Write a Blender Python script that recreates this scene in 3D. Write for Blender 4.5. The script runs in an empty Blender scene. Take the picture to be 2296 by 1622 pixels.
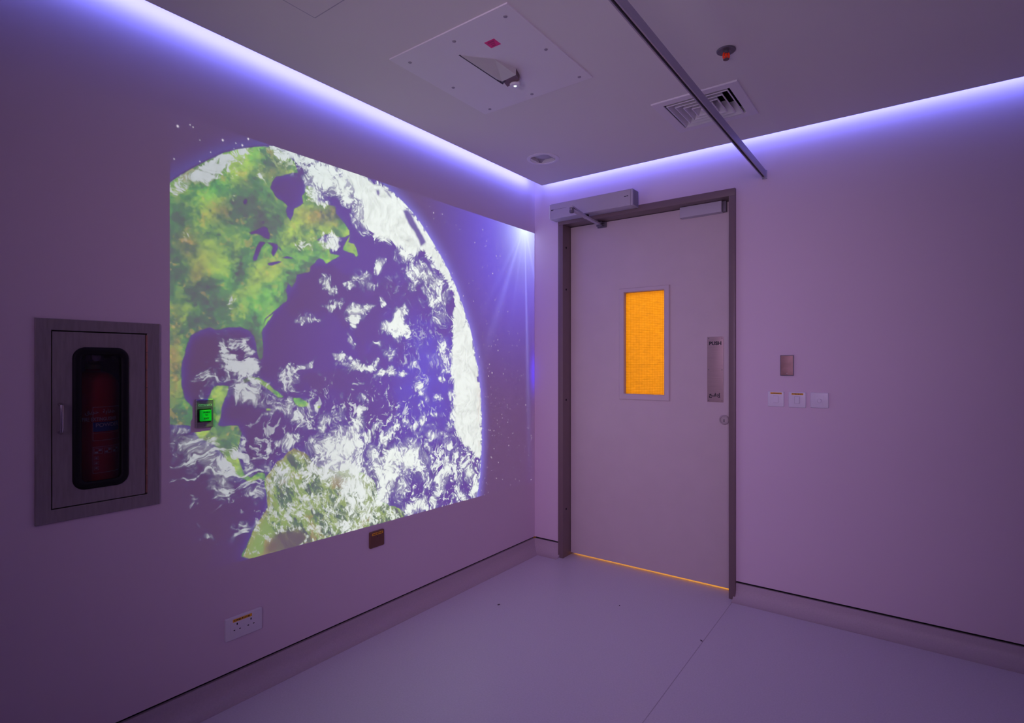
import bpy, bmesh, math, random
import numpy as np
from mathutils import Matrix, Vector
R=math.radians
scene=bpy.context.scene
COL=scene.collection

# ------------------------------------------------------------------ camera, world, lights, exposure
cam=bpy.data.cameras.new('camera'); camo=bpy.data.objects.new('camera',cam); COL.objects.link(camo)
camo.location=(2.0469,-3.0273,1.2255); camo.rotation_euler=(R(90),0,R(36.404))
cam.sensor_width=36; cam.lens=36*1250.1/2296; cam.shift_y=4.45/2296; cam.clip_start=.02
scene.camera=camo
vs=scene.view_settings
vs.view_transform='Standard'; vs.look='None'; vs.gamma=1; vs.use_curve_mapping=False; vs.exposure=0.0
world=bpy.data.worlds.new('world'); scene.world=world; world.use_nodes=True
world.node_tree.nodes['Background'].inputs[0].default_value=(0,0,0,1)
cy=scene.cycles
cy.use_denoising=True; cy.use_adaptive_sampling=False; cy.max_bounces=8; cy.diffuse_bounces=5; cy.glossy_bounces=4; cy.transmission_bounces=6
cy.sample_clamp_indirect=1.0; cy.caustics_reflective=False; cy.caustics_refractive=False

ROOM_X=3.05; ROOM_Y=-4.7                       # room: x 0..ROOM_X, y ROOM_Y..0
CEIL=2.3185; GAP=.163; SLAB=.045; SKIRT=.0825   # dropped ceiling, cove gap, skirting
def area(name,loc,rot,sx,sy,power,col,spread=180):
    l=bpy.data.lights.new(name,'AREA'); l.shape='RECTANGLE'; l.size=sx; l.size_y=sy
    l.energy=power; l.color=col; l.spread=R(spread)
    o=bpy.data.objects.new(name,l); o.location=loc; o.rotation_euler=rot; COL.objects.link(o); return o
LED=(.19,.235,1.0)
ledz=2.397; ledn=.065
LW=2.15                                        # watts per metre of cove tape
# LED tapes hidden in the cove above the slab, looking at the wall
lenY=-ROOM_Y-2*ledn; lenX=ROOM_X-2*ledn
area('cove_light_left',(ledn,ROOM_Y/2,ledz),(0,R(90),0),.012,lenY,LW*lenY,LED)
area('cove_light_back',(ROOM_X/2,-ledn,ledz),(R(90),0,0),lenX,.012,LW*lenX,LED)
area('cove_light_right',(ROOM_X-ledn,ROOM_Y/2,ledz),(0,R(-90),0),.012,lenY,LW*.25*lenY,LED)
# added mauve fill behind the photographer; no lamp is known there
mo=Vector((2.2,-4.5,1.75)); md=(Vector((.48,-.1,.80))-mo).to_track_quat('-Z','Y').to_euler()
area('mauve_fill',mo,md,1.3,1.2,6.9,(.80,.51,.98),54)
# added soft fill that lifts the ceiling; its source is invented
ua=(Vector((1.3,-1.4,2.3))-Vector((1.9,-4.0,1.0))).to_track_quat('-Z','Y').to_euler()
area('ceiling_fill',(1.7,-4.0,1.0),ua,.9,.4,1.9,(.95,.76,.97),66)
# corridor lamp beyond the door
area('corridor_light',(.80,2.9,2.34),(R(-25),0,0),1.0,.5,84,(1.0,.50,.002))
area('corridor_light',(.74,.62,2.32),(0,0,0),.5,.12,17,(1.0,.55,.008))  # added second source, unseen, to brighten the top of the door glass

# ------------------------------------------------------------------ helpers
def link(name,me,parent=None):
    o=bpy.data.objects.new(name,me); COL.objects.link(o)
    if parent is not None: o.parent=parent
    return o
FR={'left':Matrix(((0,0,1,0),(1,0,0,0),(0,1,0,0),(0,0,0,1))),
    'back':Matrix(((1,0,0,0),(0,0,-1,0),(0,1,0,0),(0,0,0,1))),
    'ceil':Matrix(((0,1,0,0),(1,0,0,0),(0,0,-1,0),(0,0,0,1))),
    'world':Matrix.Identity(4)}
def thing(name,frame,loc,label,cat,group=None,kind=None):
    o=bpy.data.objects.new(name,None); o.empty_display_size=.05; COL.objects.link(o)
    m=FR[frame].copy(); m.translation=loc; o.matrix_world=m
    tag(o,label,cat,group,kind); return o
def tag(o,label=None,cat=None,group=None,kind=None):
    for k,v in (('label',label),('category',cat),('group',group),('kind',kind)):
        if v: o[k]=v
    return o
def done(bm,name,mat,parent=None,smooth=False,recalc=True):
    if recalc: bmesh.ops.recalc_face_normals(bm,faces=bm.faces)
    me=bpy.data.meshes.new(name); bm.to_mesh(me); bm.free()
    me.materials.append(mat)
    if smooth:
        me.polygons.foreach_set('use_smooth',[True]*len(me.polygons))
        me.set_sharp_from_angle(angle=R(35))
    return link(name,me,parent)
def add_box(bm,x0,x1,y0,y1,z0,z1,bev=0):
    vs_=[bm.verts.new((x,y,z)) for x in (x0,x1) for y in (y0,y1) for z in (z0,z1)]
    fs=[(0,1,3,2),(4,6,7,5),(0,4,5,1),(2,3,7,6),(0,2,6,4),(1,5,7,3)]
    f=[bm.faces.new([vs_[i] for i in q]) for q in fs]
    if bev:
        es=set(e for q in f for e in q.edges)
        bmesh.ops.recalc_face_normals(bm,faces=f)
        bmesh.ops.bevel(bm,geom=list(es),offset=bev,segments=2,affect='EDGES',profile=.6)
def box(name,b,mat,parent=None,bev=0):
    bm=bmesh.new(); add_box(bm,*b,bev); return done(bm,name,mat,parent,smooth=bool(bev))
def boxes(name,bs,mat,parent=None,bev=0):
    bm=bmesh.new()
    for b in bs: add_box(bm,*b,bev)
    return done(bm,name,mat,parent,smooth=bool(bev))
def rr(u0,u1,v0,v1,r,seg=6):
    pts=[]
    if r<=0: return [(u0,v0),(u1,v0),(u1,v1),(u0,v1)]
    for cx,cy_,a in ((u1-r,v0+r,-90),(u1-r,v1-r,0),(u0+r,v1-r,90),(u0+r,v0+r,180)):
        for k in range(seg+1):
            t=R(a+90*k/seg); pts.append((cx+r*math.cos(t),cy_+r*math.sin(t)))
    return pts
def loft(bm,rings,cap0=True,cap1=True,closed=True):
    vr=[[bm.verts.new(p) for p in r] for r in rings]
    n=len(vr[0])
    for a,b in zip(vr,vr[1:]):
        for i in range(n if closed else n-1):
            j=(i+1)%n; bm.faces.new((a[i],a[j],b[j],b[i]))
    if cap0: bm.faces.new(list(reversed(vr[0])))
    if cap1: bm.faces.new(vr[-1])
def slab(name,u0,u1,v0,v1,n0,n1,mat,parent,r=0,bev=.0,seg=5):
    """rounded plate facing +n with an eased front edge"""
    bm=bmesh.new(); rings=[]
    base=[(u,v,n0) for u,v in rr(u0,u1,v0,v1,r,seg)]; rings.append(base)
    if bev>0:
        for k in range(4):
            t=R(90*k/3); ins=bev*(1-math.cos(t)); z=n1-bev+bev*math.sin(t)
            rings.append([(u,v,z) for u,v in rr(u0+ins,u1-ins,v0+ins,v1-ins,max(r-ins,.0004) if r else 0,seg)])
    else: rings.append([(u,v,n1) for u,v in rr(u0,u1,v0,v1,r,seg)])
    loft(bm,rings); return done(bm,name,mat,parent,smooth=True)
def frame_ring(name,o,i,n0,n1,mat,parent,ro=0,ri=0,bev=.0,back=None,seg=8):
    """flat or rounded picture-frame ring: o,i=(u0,u1,v0,v1)"""
    def P(b,r,z,d=0): return [(u,v,z) for u,v in rr(b[0]+d,b[1]-d,b[2]+d,b[3]-d,max(r-d,.0004) if r>0 else 0,seg)]
    bm=bmesh.new(); nb=n0 if back is None else back
    rings=[P(o,ro,n0),P(o,ro,n1-bev),P(o,ro,n1,bev)] if bev else [P(o,ro,n0),P(o,ro,n1)]
    rings+= [P(i,ri,n1,-bev),P(i,ri,n1-bev),P(i,ri,nb)] if bev else [P(i,ri,n1),P(i,ri,nb)]
    loft(bm,rings,False,False)
    return done(bm,name,mat,parent,smooth=True)
def lathe(name,prof,mat,parent,c=(0,0,0),seg=32,axis='n',caps=True):
    """prof: (radius,height) list, revolved about the n axis (or u / v)"""
    bm=bmesh.new(); rings=[]
    for r,h in prof:
        ring=[]
        for k in range(seg):
            a=2*math.pi*k/seg; x,y=max(r,1e-5)*math.cos(a),max(r,1e-5)*math.sin(a)
            p={'n':(x,y,h),'v':(x,h,-y),'u':(h,x,y)}[axis]
            ring.append((p[0]+c[0],p[1]+c[1],p[2]+c[2]))
        rings.append(ring)
    loft(bm,rings,caps,caps); return done(bm,name,mat,parent,smooth=True)
def add_tube(bm,pts,rad,seg=10):
    pts=[Vector(p) for p in pts]; rings=[]
    rads=rad if isinstance(rad,(list,tuple)) else [rad]*len(pts)
    for i,p in enumerate(pts):
        d=(pts[min(i+1,len(pts)-1)]-pts[max(i-1,0)]).normalized()
        a=d.orthogonal().normalized() if i==0 else (a-d*a.dot(d)).normalized()
        b=d.cross(a)
        rings.append([p+(a*math.cos(2*math.pi*k/seg)+b*math.sin(2*math.pi*k/seg))*rads[i] for k in range(seg)])
    loft(bm,rings)
def tube(name,pts,rad,mat,parent,seg=10):
    bm=bmesh.new(); add_tube(bm,pts,rad,seg); return done(bm,name,mat,parent,smooth=True)
def prism(name,poly,n0,n1,mat,parent):
    bm=bmesh.new(); loft(bm,[[(u,v,n0) for u,v in poly],[(u,v,n1) for u,v in poly]]); return done(bm,name,mat,parent)
def text_mesh(body,w,h,bold=0):
    cu=bpy.data.curves.new('lettering','FONT'); cu.body=body; cu.offset=bold; cu.resolution_u=3
    o=bpy.data.objects.new('lettering',cu); COL.objects.link(o)
    dg=bpy.context.evaluated_depsgraph_get()
    me=bpy.data.meshes.new_from_object(o.evaluated_get(dg))
    bpy.data.objects.remove(o); bpy.data.curves.remove(cu)
    co=np.array([v.co[:] for v in me.vertices]); lo=co.min(0); hi=co.max(0)
    for v in me.vertices:
        v.co=((v.co.x-(lo[0]+hi[0])/2)/(hi[0]-lo[0])*w,(v.co.y-(lo[1]+hi[1])/2)/(hi[1]-lo[1])*h,0)
    return me
def text(name,body,w,h,c,mat,parent,bold=0,warp=None,label=None):
    me=text_mesh(body,w,h,bold)
    for v in me.vertices:
        p=(v.co.x+c[0],v.co.y+c[1],c[2]); v.co=warp(p) if warp else p
    me.materials.clear(); me.materials.append(mat); me.name=name
    o=link(name,me,parent)
    if label: o['label']=label
    return o

# ------------------------------------------------------------------ materials
def nodes(name):
    m=bpy.data.materials.new(name); m.use_nodes=True
    nt=m.node_tree; return m,nt,nt.nodes['Principled BSDF']
def mat(name,col,rough=.5,metal=0,spec=.5,noise=0,scale=40,bump=0,bscale=300,aniso=None,emit=None,estr=0,coat=0,rvar=0):
    m,nt,b=nodes(name); N=nt.nodes; L=nt.links
    b.inputs['Base Color'].default_value=(*col,1); b.inputs['Roughness'].default_value=rough
    b.inputs['Metallic'].default_value=metal; b.inputs['Specular IOR Level'].default_value=spec
    if coat: b.inputs['Coat Weight'].default_value=coat
    if emit: b.inputs['Emission Color'].default_value=(*emit,1); b.inputs['Emission Strength'].default_value=estr
    tc=N.new('ShaderNodeTexCoord'); mp=N.new('ShaderNodeMapping'); L.new(tc.outputs['Object'],mp.inputs[0])
    if aniso: mp.inputs['Scale'].default_value=aniso
    if noise or rvar:
        n=N.new('ShaderNodeTexNoise'); n.inputs['Scale'].default_value=scale; n.inputs['Detail'].default_value=5
        L.new(mp.outputs[0],n.inputs['Vector'])
        if noise:
            r=N.new('ShaderNodeValToRGB')
            r.color_ramp.elements[0].position=.3; r.color_ramp.elements[1].position=.7
            r.color_ramp.elements[0].color=(*[c*(1-noise) for c in col],1); r.color_ramp.elements[1].color=(*[min(1,c*(1+noise)) for c in col],1)
            L.new(n.outputs['Fac'],r.inputs[0]); L.new(r.outputs[0],b.inputs['Base Color'])
        if rvar:
            q=N.new('ShaderNodeMapRange'); q.inputs['To Min'].default_value=rough-rvar; q.inputs['To Max'].default_value=rough+rvar
            L.new(n.outputs['Fac'],q.inputs[0]); L.new(q.outputs[0],b.inputs['Roughness'])
    if bump:
        n2=N.new('ShaderNodeTexNoise'); n2.inputs['Scale'].default_value=bscale; n2.inputs['Detail'].default_value=3
        L.new(mp.outputs[0],n2.inputs['Vector'])
        bp=N.new('ShaderNodeBump'); bp.inputs['Strength'].default_value=bump; bp.inputs['Distance'].default_value=.002
        L.new(n2.outputs['Fac'],bp.inputs['Height']); L.new(bp.outputs[0],b.inputs['Normal'])
    return m
M={}
M['wall']=mat('wall_paint',(.73,.58,.68),.55,spec=.35,noise=.012,scale=1.5,bump=.05,bscale=500)
M['ceil']=mat('ceiling_paint',(.80,.76,.76),.7,spec=.3,noise=.012,scale=2,bump=.05,bscale=500)
M['low_bounce']=mat('low_bounce_paint',(.42,.35,.42),.6,spec=.3,noise=.012,scale=2)  # unseen walls toned down to cut the light they bounce back
M['cove']=mat('cove_paint',(.75,.72,.75),.7,spec=.2,noise=.01,scale=3)
M['floor']=mat('vinyl_floor',(.68,.63,.73),.38,spec=.45,noise=.05,scale=160,bump=.04,bscale=350,rvar=.05)
M['skirt']=mat('vinyl_skirting',(.53,.43,.48),.45,spec=.4,noise=.05,scale=160)
M['seam']=mat('seam_weld',(.46,.41,.49),.5,noise=.1,scale=100)
M['black']=mat('matt_black',(.012,.010,.012),.7,spec=.2,noise=.1,scale=60)
M['frame']=mat('frame_paint',(.185,.125,.125),.42,noise=.02,scale=15)
M['door']=mat('door_laminate',(.60,.50,.50),.42,spec=.45,noise=.02,scale=9,bump=.02,bscale=220)
M['white']=mat('white_plastic',(.78,.74,.80),.35,noise=.01,scale=30)
M['grey']=mat('grey_housing',(.50,.46,.52),.4,noise=.015,scale=20)
M['dgrey']=mat('dark_grey_metal',(.16,.14,.17),.4,metal=.3,noise=.05,scale=50)
M['steel']=mat('brushed_steel',(.36,.31,.32),.42,metal=.75,noise=.10,scale=18,aniso=(1,14,1),rvar=.05)
M['cab']=mat('cabinet_steel',(.30,.25,.255),.45,metal=.35,noise=.10,scale=16,aniso=(8,1,1),rvar=.05)
M['plate']=mat('push_plate_steel',(.40,.29,.28),.45,metal=.45,noise=.06,scale=12,aniso=(1,22,1),rvar=.05)
M['bronze']=mat('bronze_plate',(.20,.095,.065),.5,metal=.35,noise=.05,scale=30)
M['chrome']=mat('chrome',(.62,.60,.64),.16,metal=1,noise=.02,scale=10)
M['lockm']=mat('satin_chrome',(.55,.46,.46),.38,metal=.5,noise=.03,scale=30)
M['rail']=mat('anodised_rail',(.40,.37,.48),.45,metal=.3,noise=.04,scale=12,aniso=(20,1,20))
M['ink']=mat('black_ink',(.015,.012,.018),.6,noise=.05,scale=90)
M['inkgreen']=mat('green_button_ink',(.002,.015,.003),.6,noise=.05,scale=90)
M['yellow']=mat('yellow_label',(.85,.42,.01),.5,noise=.04,scale=90)
M['pink']=mat('pink_sticker',(.82,.02,.22),.6,noise=.08,scale=70)
M['red']=mat('red_enamel',(.60,.02,.02),.3,noise=.04,scale=20)
M['redglass']=mat('red_bulb',(1.0,.07,.015),.2,noise=.03,scale=50)
M['brass']=mat('brass',(.50,.34,.14),.35,metal=1,noise=.06,scale=40)
M['rubber']=mat('black_rubber',(.006,.005,.007),.55,spec=.2,noise=.1,scale=60)
M['lblwhite']=mat('label_white',(.85,.78,.88),.6,noise=.04,scale=90)
M['lblblue']=mat('label_blue',(.04,.12,.40),.5,noise=.05,scale=50)
M['lblstrip']=mat('pale_label_strip',(.60,.72,.60),.5,noise=.04,scale=90)
M['inside']=mat('cabinet_inside',(.22,.20,.22),.6,noise=.05,scale=20)
M['button']=mat('lit_green_button',(.0,.35,.02),.35,emit=(.0,.46,.012),estr=.42,noise=.03,scale=80)
M['hinge']=mat('copper_hinge',(.36,.17,.13),.35,metal=.8,noise=.15,scale=60)
M['copper']=mat('smudged_steel_plate',(.36,.21,.19),.45,metal=.35,noise=.22,scale=22,rvar=.1)
M['lens']=mat('projector_lens',(.6,.65,.7),.1,emit=(.85,1,.9),estr=1.2,noise=.02,scale=80)
M['screw']=mat('zinc_screw',(.32,.28,.33),.45,metal=.2,noise=.05,scale=80)
M['plenum']=mat('dark_plenum',(.05,.04,.05),.6,noise=.1,scale=40)
M['reflector']=mat('satin_reflector',(.50,.46,.54),.32,metal=.6,noise=.02,scale=30)
M['dark']=mat('recess_shade',(.03,.02,.024),.6,noise=.1,scale=40)  # near-black colour standing in for shade inside gaps and slots
M['brown']=mat('brown_plastic',(.16,.085,.085),.5,noise=.06,scale=50)
M['pwhite']=mat('projector_white',(.56,.53,.52),.38,noise=.02,scale=30)
M['panel']=mat('ceiling_panel_paint',(.84,.80,.84),.5,noise=.01,scale=6)
M['corridor']=mat('corridor_paint',(.75,.66,.5),.6,noise=.02,scale=4)
M['crumb']=mat('dirt_crumb',(.10,.07,.09),.8,noise=.2,scale=300)
def glass_dark():
    m,nt,b=nodes('clear_pane'); N=nt.nodes; L=nt.links
    out=N['Material Output']; N.remove(b)
    t=N.new('ShaderNodeBsdfTransparent'); t.inputs[0].default_value=(.66,.62,.66,1)
    g=N.new('ShaderNodeBsdfGlossy'); g.inputs['Roughness'].default_value=.05
    tc=N.new('ShaderNodeTexCoord'); n=N.new('ShaderNodeTexNoise'); n.inputs['Scale'].default_value=4; L.new(tc.outputs['Object'],n.inputs['Vector'])
    mr=N.new('ShaderNodeMapRange'); mr.inputs['To Min'].default_value=.03; mr.inputs['To Max'].default_value=.05; L.new(n.outputs['Fac'],mr.inputs[0])
    mx=N.new('ShaderNodeMixShader'); L.new(mr.outputs[0],mx.inputs[0]); L.new(t.outputs[0],mx.inputs[1]); L.new(g.outputs[0],mx.inputs[2])
    L.new(mx.outputs[0],out.inputs[0]); return m
M['pane']=glass_dark()
def obscure_glass():
    """square-ribbed wired glass: translucent, with lens-like relief"""
    m,nt,b=nodes('obscure_wired_glass'); N=nt.nodes; L=nt.links
    out=N['Material Output']; N.remove(b)
    tc=N.new('ShaderNodeTexCoord'); sx=N.new('ShaderNodeSeparateXYZ'); L.new(tc.outputs['Object'],sx.inputs[0])
    def mth(op,a,b_=None):
        q=N.new('ShaderNodeMath'); q.operation=op
        for i,v in enumerate((a,b_)):
            if v is None: continue
            if isinstance(v,(int,float)): q.inputs[i].default_value=v
            else: L.new(v,q.inputs[i])
        return q.outputs[0]
    ns=N.new('ShaderNodeTexNoise'); ns.inputs['Scale'].default_value=22; ns.inputs['Detail'].default_value=4; L.new(tc.outputs['Object'],ns.inputs['Vector'])
    P=2*math.pi/.0100
    cu=mth('COSINE',mth('MULTIPLY',sx.outputs[0],P)); cv=mth('COSINE',mth('MULTIPLY',sx.outputs[1],P))
    grid=mth('MAXIMUM',cu,cv)                        # 1 on the ribs
    line=mth('POWER',mth('MAXIMUM',grid,0.0),5.0)
    hgt=mth('ADD',mth('MULTIPLY',mth('ADD',cu,cv),.35),mth('MULTIPLY',ns.outputs['Fac'],2.6))
    bp=N.new('ShaderNodeBump'); bp.inputs['Strength'].default_value=.45; bp.inputs['Distance'].default_value=.002; L.new(hgt,bp.inputs['Height'])
    r=N.new('ShaderNodeMix'); r.data_type='RGBA'; r.inputs[6].default_value=(.98,.86,.62,1); r.inputs[7].default_value=(.60,.48,.30,1); L.new(line,r.inputs[0])
    n2=N.new('ShaderNodeTexNoise'); n2.inputs['Scale'].default_value=55; n2.inputs['Detail'].default_value=2
    mp2=N.new('ShaderNodeMapping'); mp2.inputs['Scale'].default_value=(.6,1.5,1); L.new(tc.outputs['Object'],mp2.inputs[0]); L.new(mp2.outputs[0],n2.inputs['Vector'])
    mr=N.new('ShaderNodeMapRange'); mr.inputs['From Min'].default_value=.3; mr.inputs['From Max'].default_value=.7; mr.inputs['To Min'].default_value=.80; mr.inputs['To Max'].default_value=1.0; L.new(n2.outputs['Fac'],mr.inputs[0])
    vm=N.new('ShaderNodeVectorMath'); vm.operation='SCALE'; L.new(r.outputs[2],vm.inputs[0]); L.new(mr.outputs[0],vm.inputs['Scale'])
    t=N.new('ShaderNodeBsdfTranslucent'); L.new(vm.outputs[0],t.inputs[0]); L.new(bp.outputs[0],t.inputs['Normal'])
    f=N.new('ShaderNodeBsdfRefraction'); f.inputs['Roughness'].default_value=.13; f.inputs['IOR'].default_value=1.35; L.new(r.outputs[2],f.inputs[0]); L.new(bp.outputs[0],f.inputs['Normal'])
    g=N.new('ShaderNodeBsdfGlossy'); g.inputs['Roughness'].default_value=.25; g.inputs[0].default_value=(.5,.5,.5,1); L.new(bp.outputs[0],g.inputs['Normal'])
    m1=N.new('ShaderNodeMixShader'); m1.inputs[0].default_value=.5; L.new(t.outputs[0],m1.inputs[1]); L.new(f.outputs[0],m1.inputs[2])
    m2=N.new('ShaderNodeMixShader'); m2.inputs[0].default_value=.05; L.new(m1.outputs[0],m2.inputs[1]); L.new(g.outputs[0],m2.inputs[2])
    L.new(m2.outputs[0],out.inputs[0]); return m
M['obscure']=obscure_glass()

# ------------------------------------------------------------------ the room shell
def sheet_with_holes(name,frame,u,v,n,holes,m,kind='structure'):
    """thick sheet u0..u1 x v0..v1 with rectangular openings, one mesh"""
    us=sorted(set([u[0],u[1]]+[h[0] for h in holes]+[h[1] for h in holes]))
    vs_=sorted(set([v[0],v[1]]+[h[2] for h in holes]+[h[3] for h in holes]))
    solid=lambda i,j: 0<=i<len(us)-1 and 0<=j<len(vs_)-1 and not any(h[0]<=us[i]<h[1] and h[2]<=vs_[j]<h[3] for h in holes)
    bm=bmesh.new(); cache={}
    F=FR[frame].to_3x3()
    def V(a,b,c):
        k=(a,b,c)
        if k not in cache: cache[k]=bm.verts.new(F@Vector((us[a],vs_[b],n[c])))
        return cache[k]
    for i in range(len(us)-1):
        for j in range(len(vs_)-1):
            if not solid(i,j): continue
            for c in (0,1):
                bm.faces.new([V(i,j,c),V(i+1,j,c),V(i+1,j+1,c),V(i,j+1,c)])
            for di,dj,e in ((-1,0,((i,j),(i,j+1))),(1,0,((i+1,j),(i+1,j+1))),(0,-1,((i,j),(i+1,j))),(0,1,((i,j+1),(i+1,j+1)))):
                if not solid(i+di,j+dj):
                    (a,b),(c_,d)=e; bm.faces.new([V(a,b,0),V(c_,d,0),V(c_,d,1),V(a,b,1)])
    o=done(bm,name,m); o['kind']=kind; return o
def struct(o): o['kind']='structure'; return o
TOP=2.56; GT=SKIRT+.0110                              # top of shell; top of the shadow groove
DOOR=(.196,1.258,2.13)
CAB=(-2.519,-2.267,.798,1.325)
struct(box('floor',(-.15,ROOM_X+.15,ROOM_Y-.15,4.3,-.1,0),M['floor']))
sheet_with_holes('wall_left','left',(ROOM_Y,0.12),(GT,TOP),(-.18,0),[CAB],M['wall'])
sheet_with_holes('wall_back','back',(0,ROOM_X),(0,TOP),(-.12,0),[(0,ROOM_X,0,GT),(DOOR[0],DOOR[1],0,DOOR[2])],M['wall'])
struct(box('wall_right',(ROOM_X,ROOM_X+.12,ROOM_Y,.12,0,TOP),M['low_bounce']))
struct(box('wall_front',(-.12,ROOM_X+.12,ROOM_Y-.12,ROOM_Y,0,TOP),M['low_bounce']))
# dropped ceiling slab with openings for the air diffuser and the downlight, and the slab above the cove
sheet_with_holes('ceiling','ceil',(ROOM_Y+GAP,-GAP),(GAP,ROOM_X-GAP),(-CEIL-SLAB,-CEIL),
    [(-.749,-.479,1.163,1.431),(-.585,-.481,.362,.466)],M['ceil'])
struct(box('trim_1',(-.12,ROOM_X+.12,ROOM_Y-.12,.12,TOP,TOP+.08),M['cove']))
# coved skirting (floor vinyl turned up the wall) and the black shadow groove above it
def skirting(name,frame,u0,u1):
    prof=[(SKIRT,-.02),(SKIRT,0)]+[(.062-.062*math.sin(R(a)),.062-.062*math.cos(R(a))) for a in range(0,91,10)]+[(0.0004,.0630),(-.01,.0630),(-.01,-.02)]
    F=FR[frame].to_3x3(); bm=bmesh.new()
    loft(bm,[[F@Vector((u,v,n)) for v,n in prof] for u in (u0,u1)])
    return struct(done(bm,name,M['skirt'],smooth=True))
skirting('baseboard_left','left',ROOM_Y,0)
skirting('baseboard_back','back',0,DOOR[0]+.004)
skirting('baseboard_back','back',DOOR[1]-.004,ROOM_X)
struct(box('baseboard_right',(ROOM_X-.012,ROOM_X+.01,ROOM_Y,0,-.005,SKIRT),M['skirt']))
struct(box('trim_2',(-.03,-.012,ROOM_Y,.0,SKIRT-.01,GT+.01),M['black']))
struct(box('trim_3',(0,DOOR[0]-.002,.012,.03,SKIRT-.01,GT+.01),M['black']))
struct(box('trim_4',(DOOR[1]+.002,ROOM_X,.012,.03,SKIRT-.01,GT+.01),M['black']))
# welded seam in the vinyl running out from the door frame
sm=boxes('weld_seam',[(0,0.0028,-2.2,0,0,.0006)],M['seam'],bpy.data.objects['floor'])
sm.matrix_world=Matrix.Translation((1.256,-.018,0))@Matrix.Rotation(R(.95),4,'Z')
# lit corridor beyond the door
struct(boxes('wall_beyond',[(-.15,-.05,.12,4.2,0,2.4),(1.95,2.05,.12,4.2,0,2.4),(-.15,2.05,4.1,4.2,0,2.4),(-.15,2.05,.12,4.2,2.4,2.45)],M['corridor']))

# traced outlines of the projected picture, flat lists of (y,z) in millimetres on the left wall
LIMB=[-2212,1826,-2192,1845,-2147,1888,-2078,1946,-2015,1995,-1969,2021,-1895,2053,-1828,2079,-1600,2300,-1350,2250,-1283,2078,-1207,2046,-1137,2010,-1063,1965,-986,1897,-905,1818,-832,1735,-767,1646,-710,1546,-652,1435,-611,1321,-586,1212,-580,1214,-558,1095,-546,984,-541,873,-543,762,-550,668,-562,567,-578,491,-599,417,-629,345,-600,300,-2300,300]
NORTH_LAND=[-2212,1338,-2212,1826,-2192,1845,-2147,1888,-2078,1946,-2015,1995,-1969,2021,-1895,2053,-1828,2073,-1782,2066,-1734,2042,-1721,2006,-1767,1982,-1811,1962,-1834,1934,-1840,1909,-1825,1894,-1817,1882,-1788,1868,-1767,1856,-1773,1833,-1767,1812,-1749,1799,-1737,1824,-1734,1852,-1693,1884,-1699,1911,-1684,1929,-1680,1958,-1651,1957,-1632,1904,-1571,1906,-1544,1907,-1533,1873,-1501,1850,-1465,1815,-1465,1797,-1501,1778,-1544,1770,-1571,1780,-1599,1760,-1622,1744,-1585,1739,-1558,1762,-1544,1740,-1571,1712,-1564,1695,-1515,1697,-1585,1651,-1599,1667,-1619,1670,-1664,1628,-1664,1606,-1690,1599,-1724,1586,-1727,1564,-1746,1531,-1761,1549,-1776,1520,-1767,1493,-1770,1476,-1799,1452,-1834,1422,-1862,1394,-1873,1355,-1824,1421,-1858,1393,-1872,1360,-1874,1328,-1868,1284,-1870,1252,-1880,1235,-1891,1265,-1897,1296,-1901,1327,-1917,1348,-1955,1359,-1998,1360,-2028,1346,-2068,1353,-2096,1343,-2130,1324,-2143,1301,-2148,1267,-2159,1232,-2164,1187,-2159,1147,-2151,1107,-2130,1078,-2096,1070,-2071,1103,-2061,1115,-2054,1138,-2028,1146,-2001,1142,-2004,1118,-2016,1095,-2025,1065,-2034,1030,-2042,1001,-2022,999,-1967,994,-1952,968,-1955,938,-1964,908,-1967,878,-1955,839,-1942,810,-1917,793,-1884,810,-1858,799,-1858,774,-1884,785,-1917,774,-1961,804,-2004,853,-2022,897,-2051,937,-2102,960,-2130,1009,-2162,1017,-2213,1022,-2213,1398]
SOUTH_LAND=[-1858,780,-1837,809,-1810,844,-1782,853,-1760,876,-1731,889,-1686,860,-1663,823,-1624,783,-1567,767,-1482,761,-1411,721,-1426,722,-1387,725,-1340,696,-1320,654,-1315,596,-1292,572,-1207,535,-1137,490,-1146,435,-950,400,-1900,400,-1917,472,-1946,505,-1923,548,-1910,583,-1884,627,-1854,671,-1851,722]
DRY_LAND=[-1810,558,-1709,553,-1663,501,-1724,470,-1851,485,-1858,519]
LAKES=[[-1925,1719,-1895,1735,-1879,1746,-1865,1754,-1848,1752,-1845,1739,-1839,1730,-1843,1708,-1862,1709,-1879,1720,-1895,1719,-1914,1713],
 [-1879,1693,-1862,1694,-1854,1692,-1873,1673,-1882,1651,-1893,1620,-1906,1615,-1909,1625,-1901,1648,-1893,1672],
 [-1854,1695,-1828,1699,-1808,1695,-1805,1682,-1814,1661,-1825,1643,-1834,1658,-1828,1681,-1840,1689],
 [-1805,1693,-1794,1681,-1791,1671,-1802,1680],
 [-1849,1616,-1828,1624,-1799,1631,-1788,1630,-1811,1616,-1834,1607,-1848,1608],
 [-1791,1646,-1767,1655,-1743,1653,-1746,1646,-1770,1645],
 [-1946,1831,-1938,1843,-1928,1840,-1933,1826,-1941,1819],
 [-1873,1768,-1865,1775,-1862,1768,-1869,1763],
 [-1635,1742,-1605,1762,-1588,1777,-1564,1772,-1590,1756,-1615,1743]]
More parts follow.
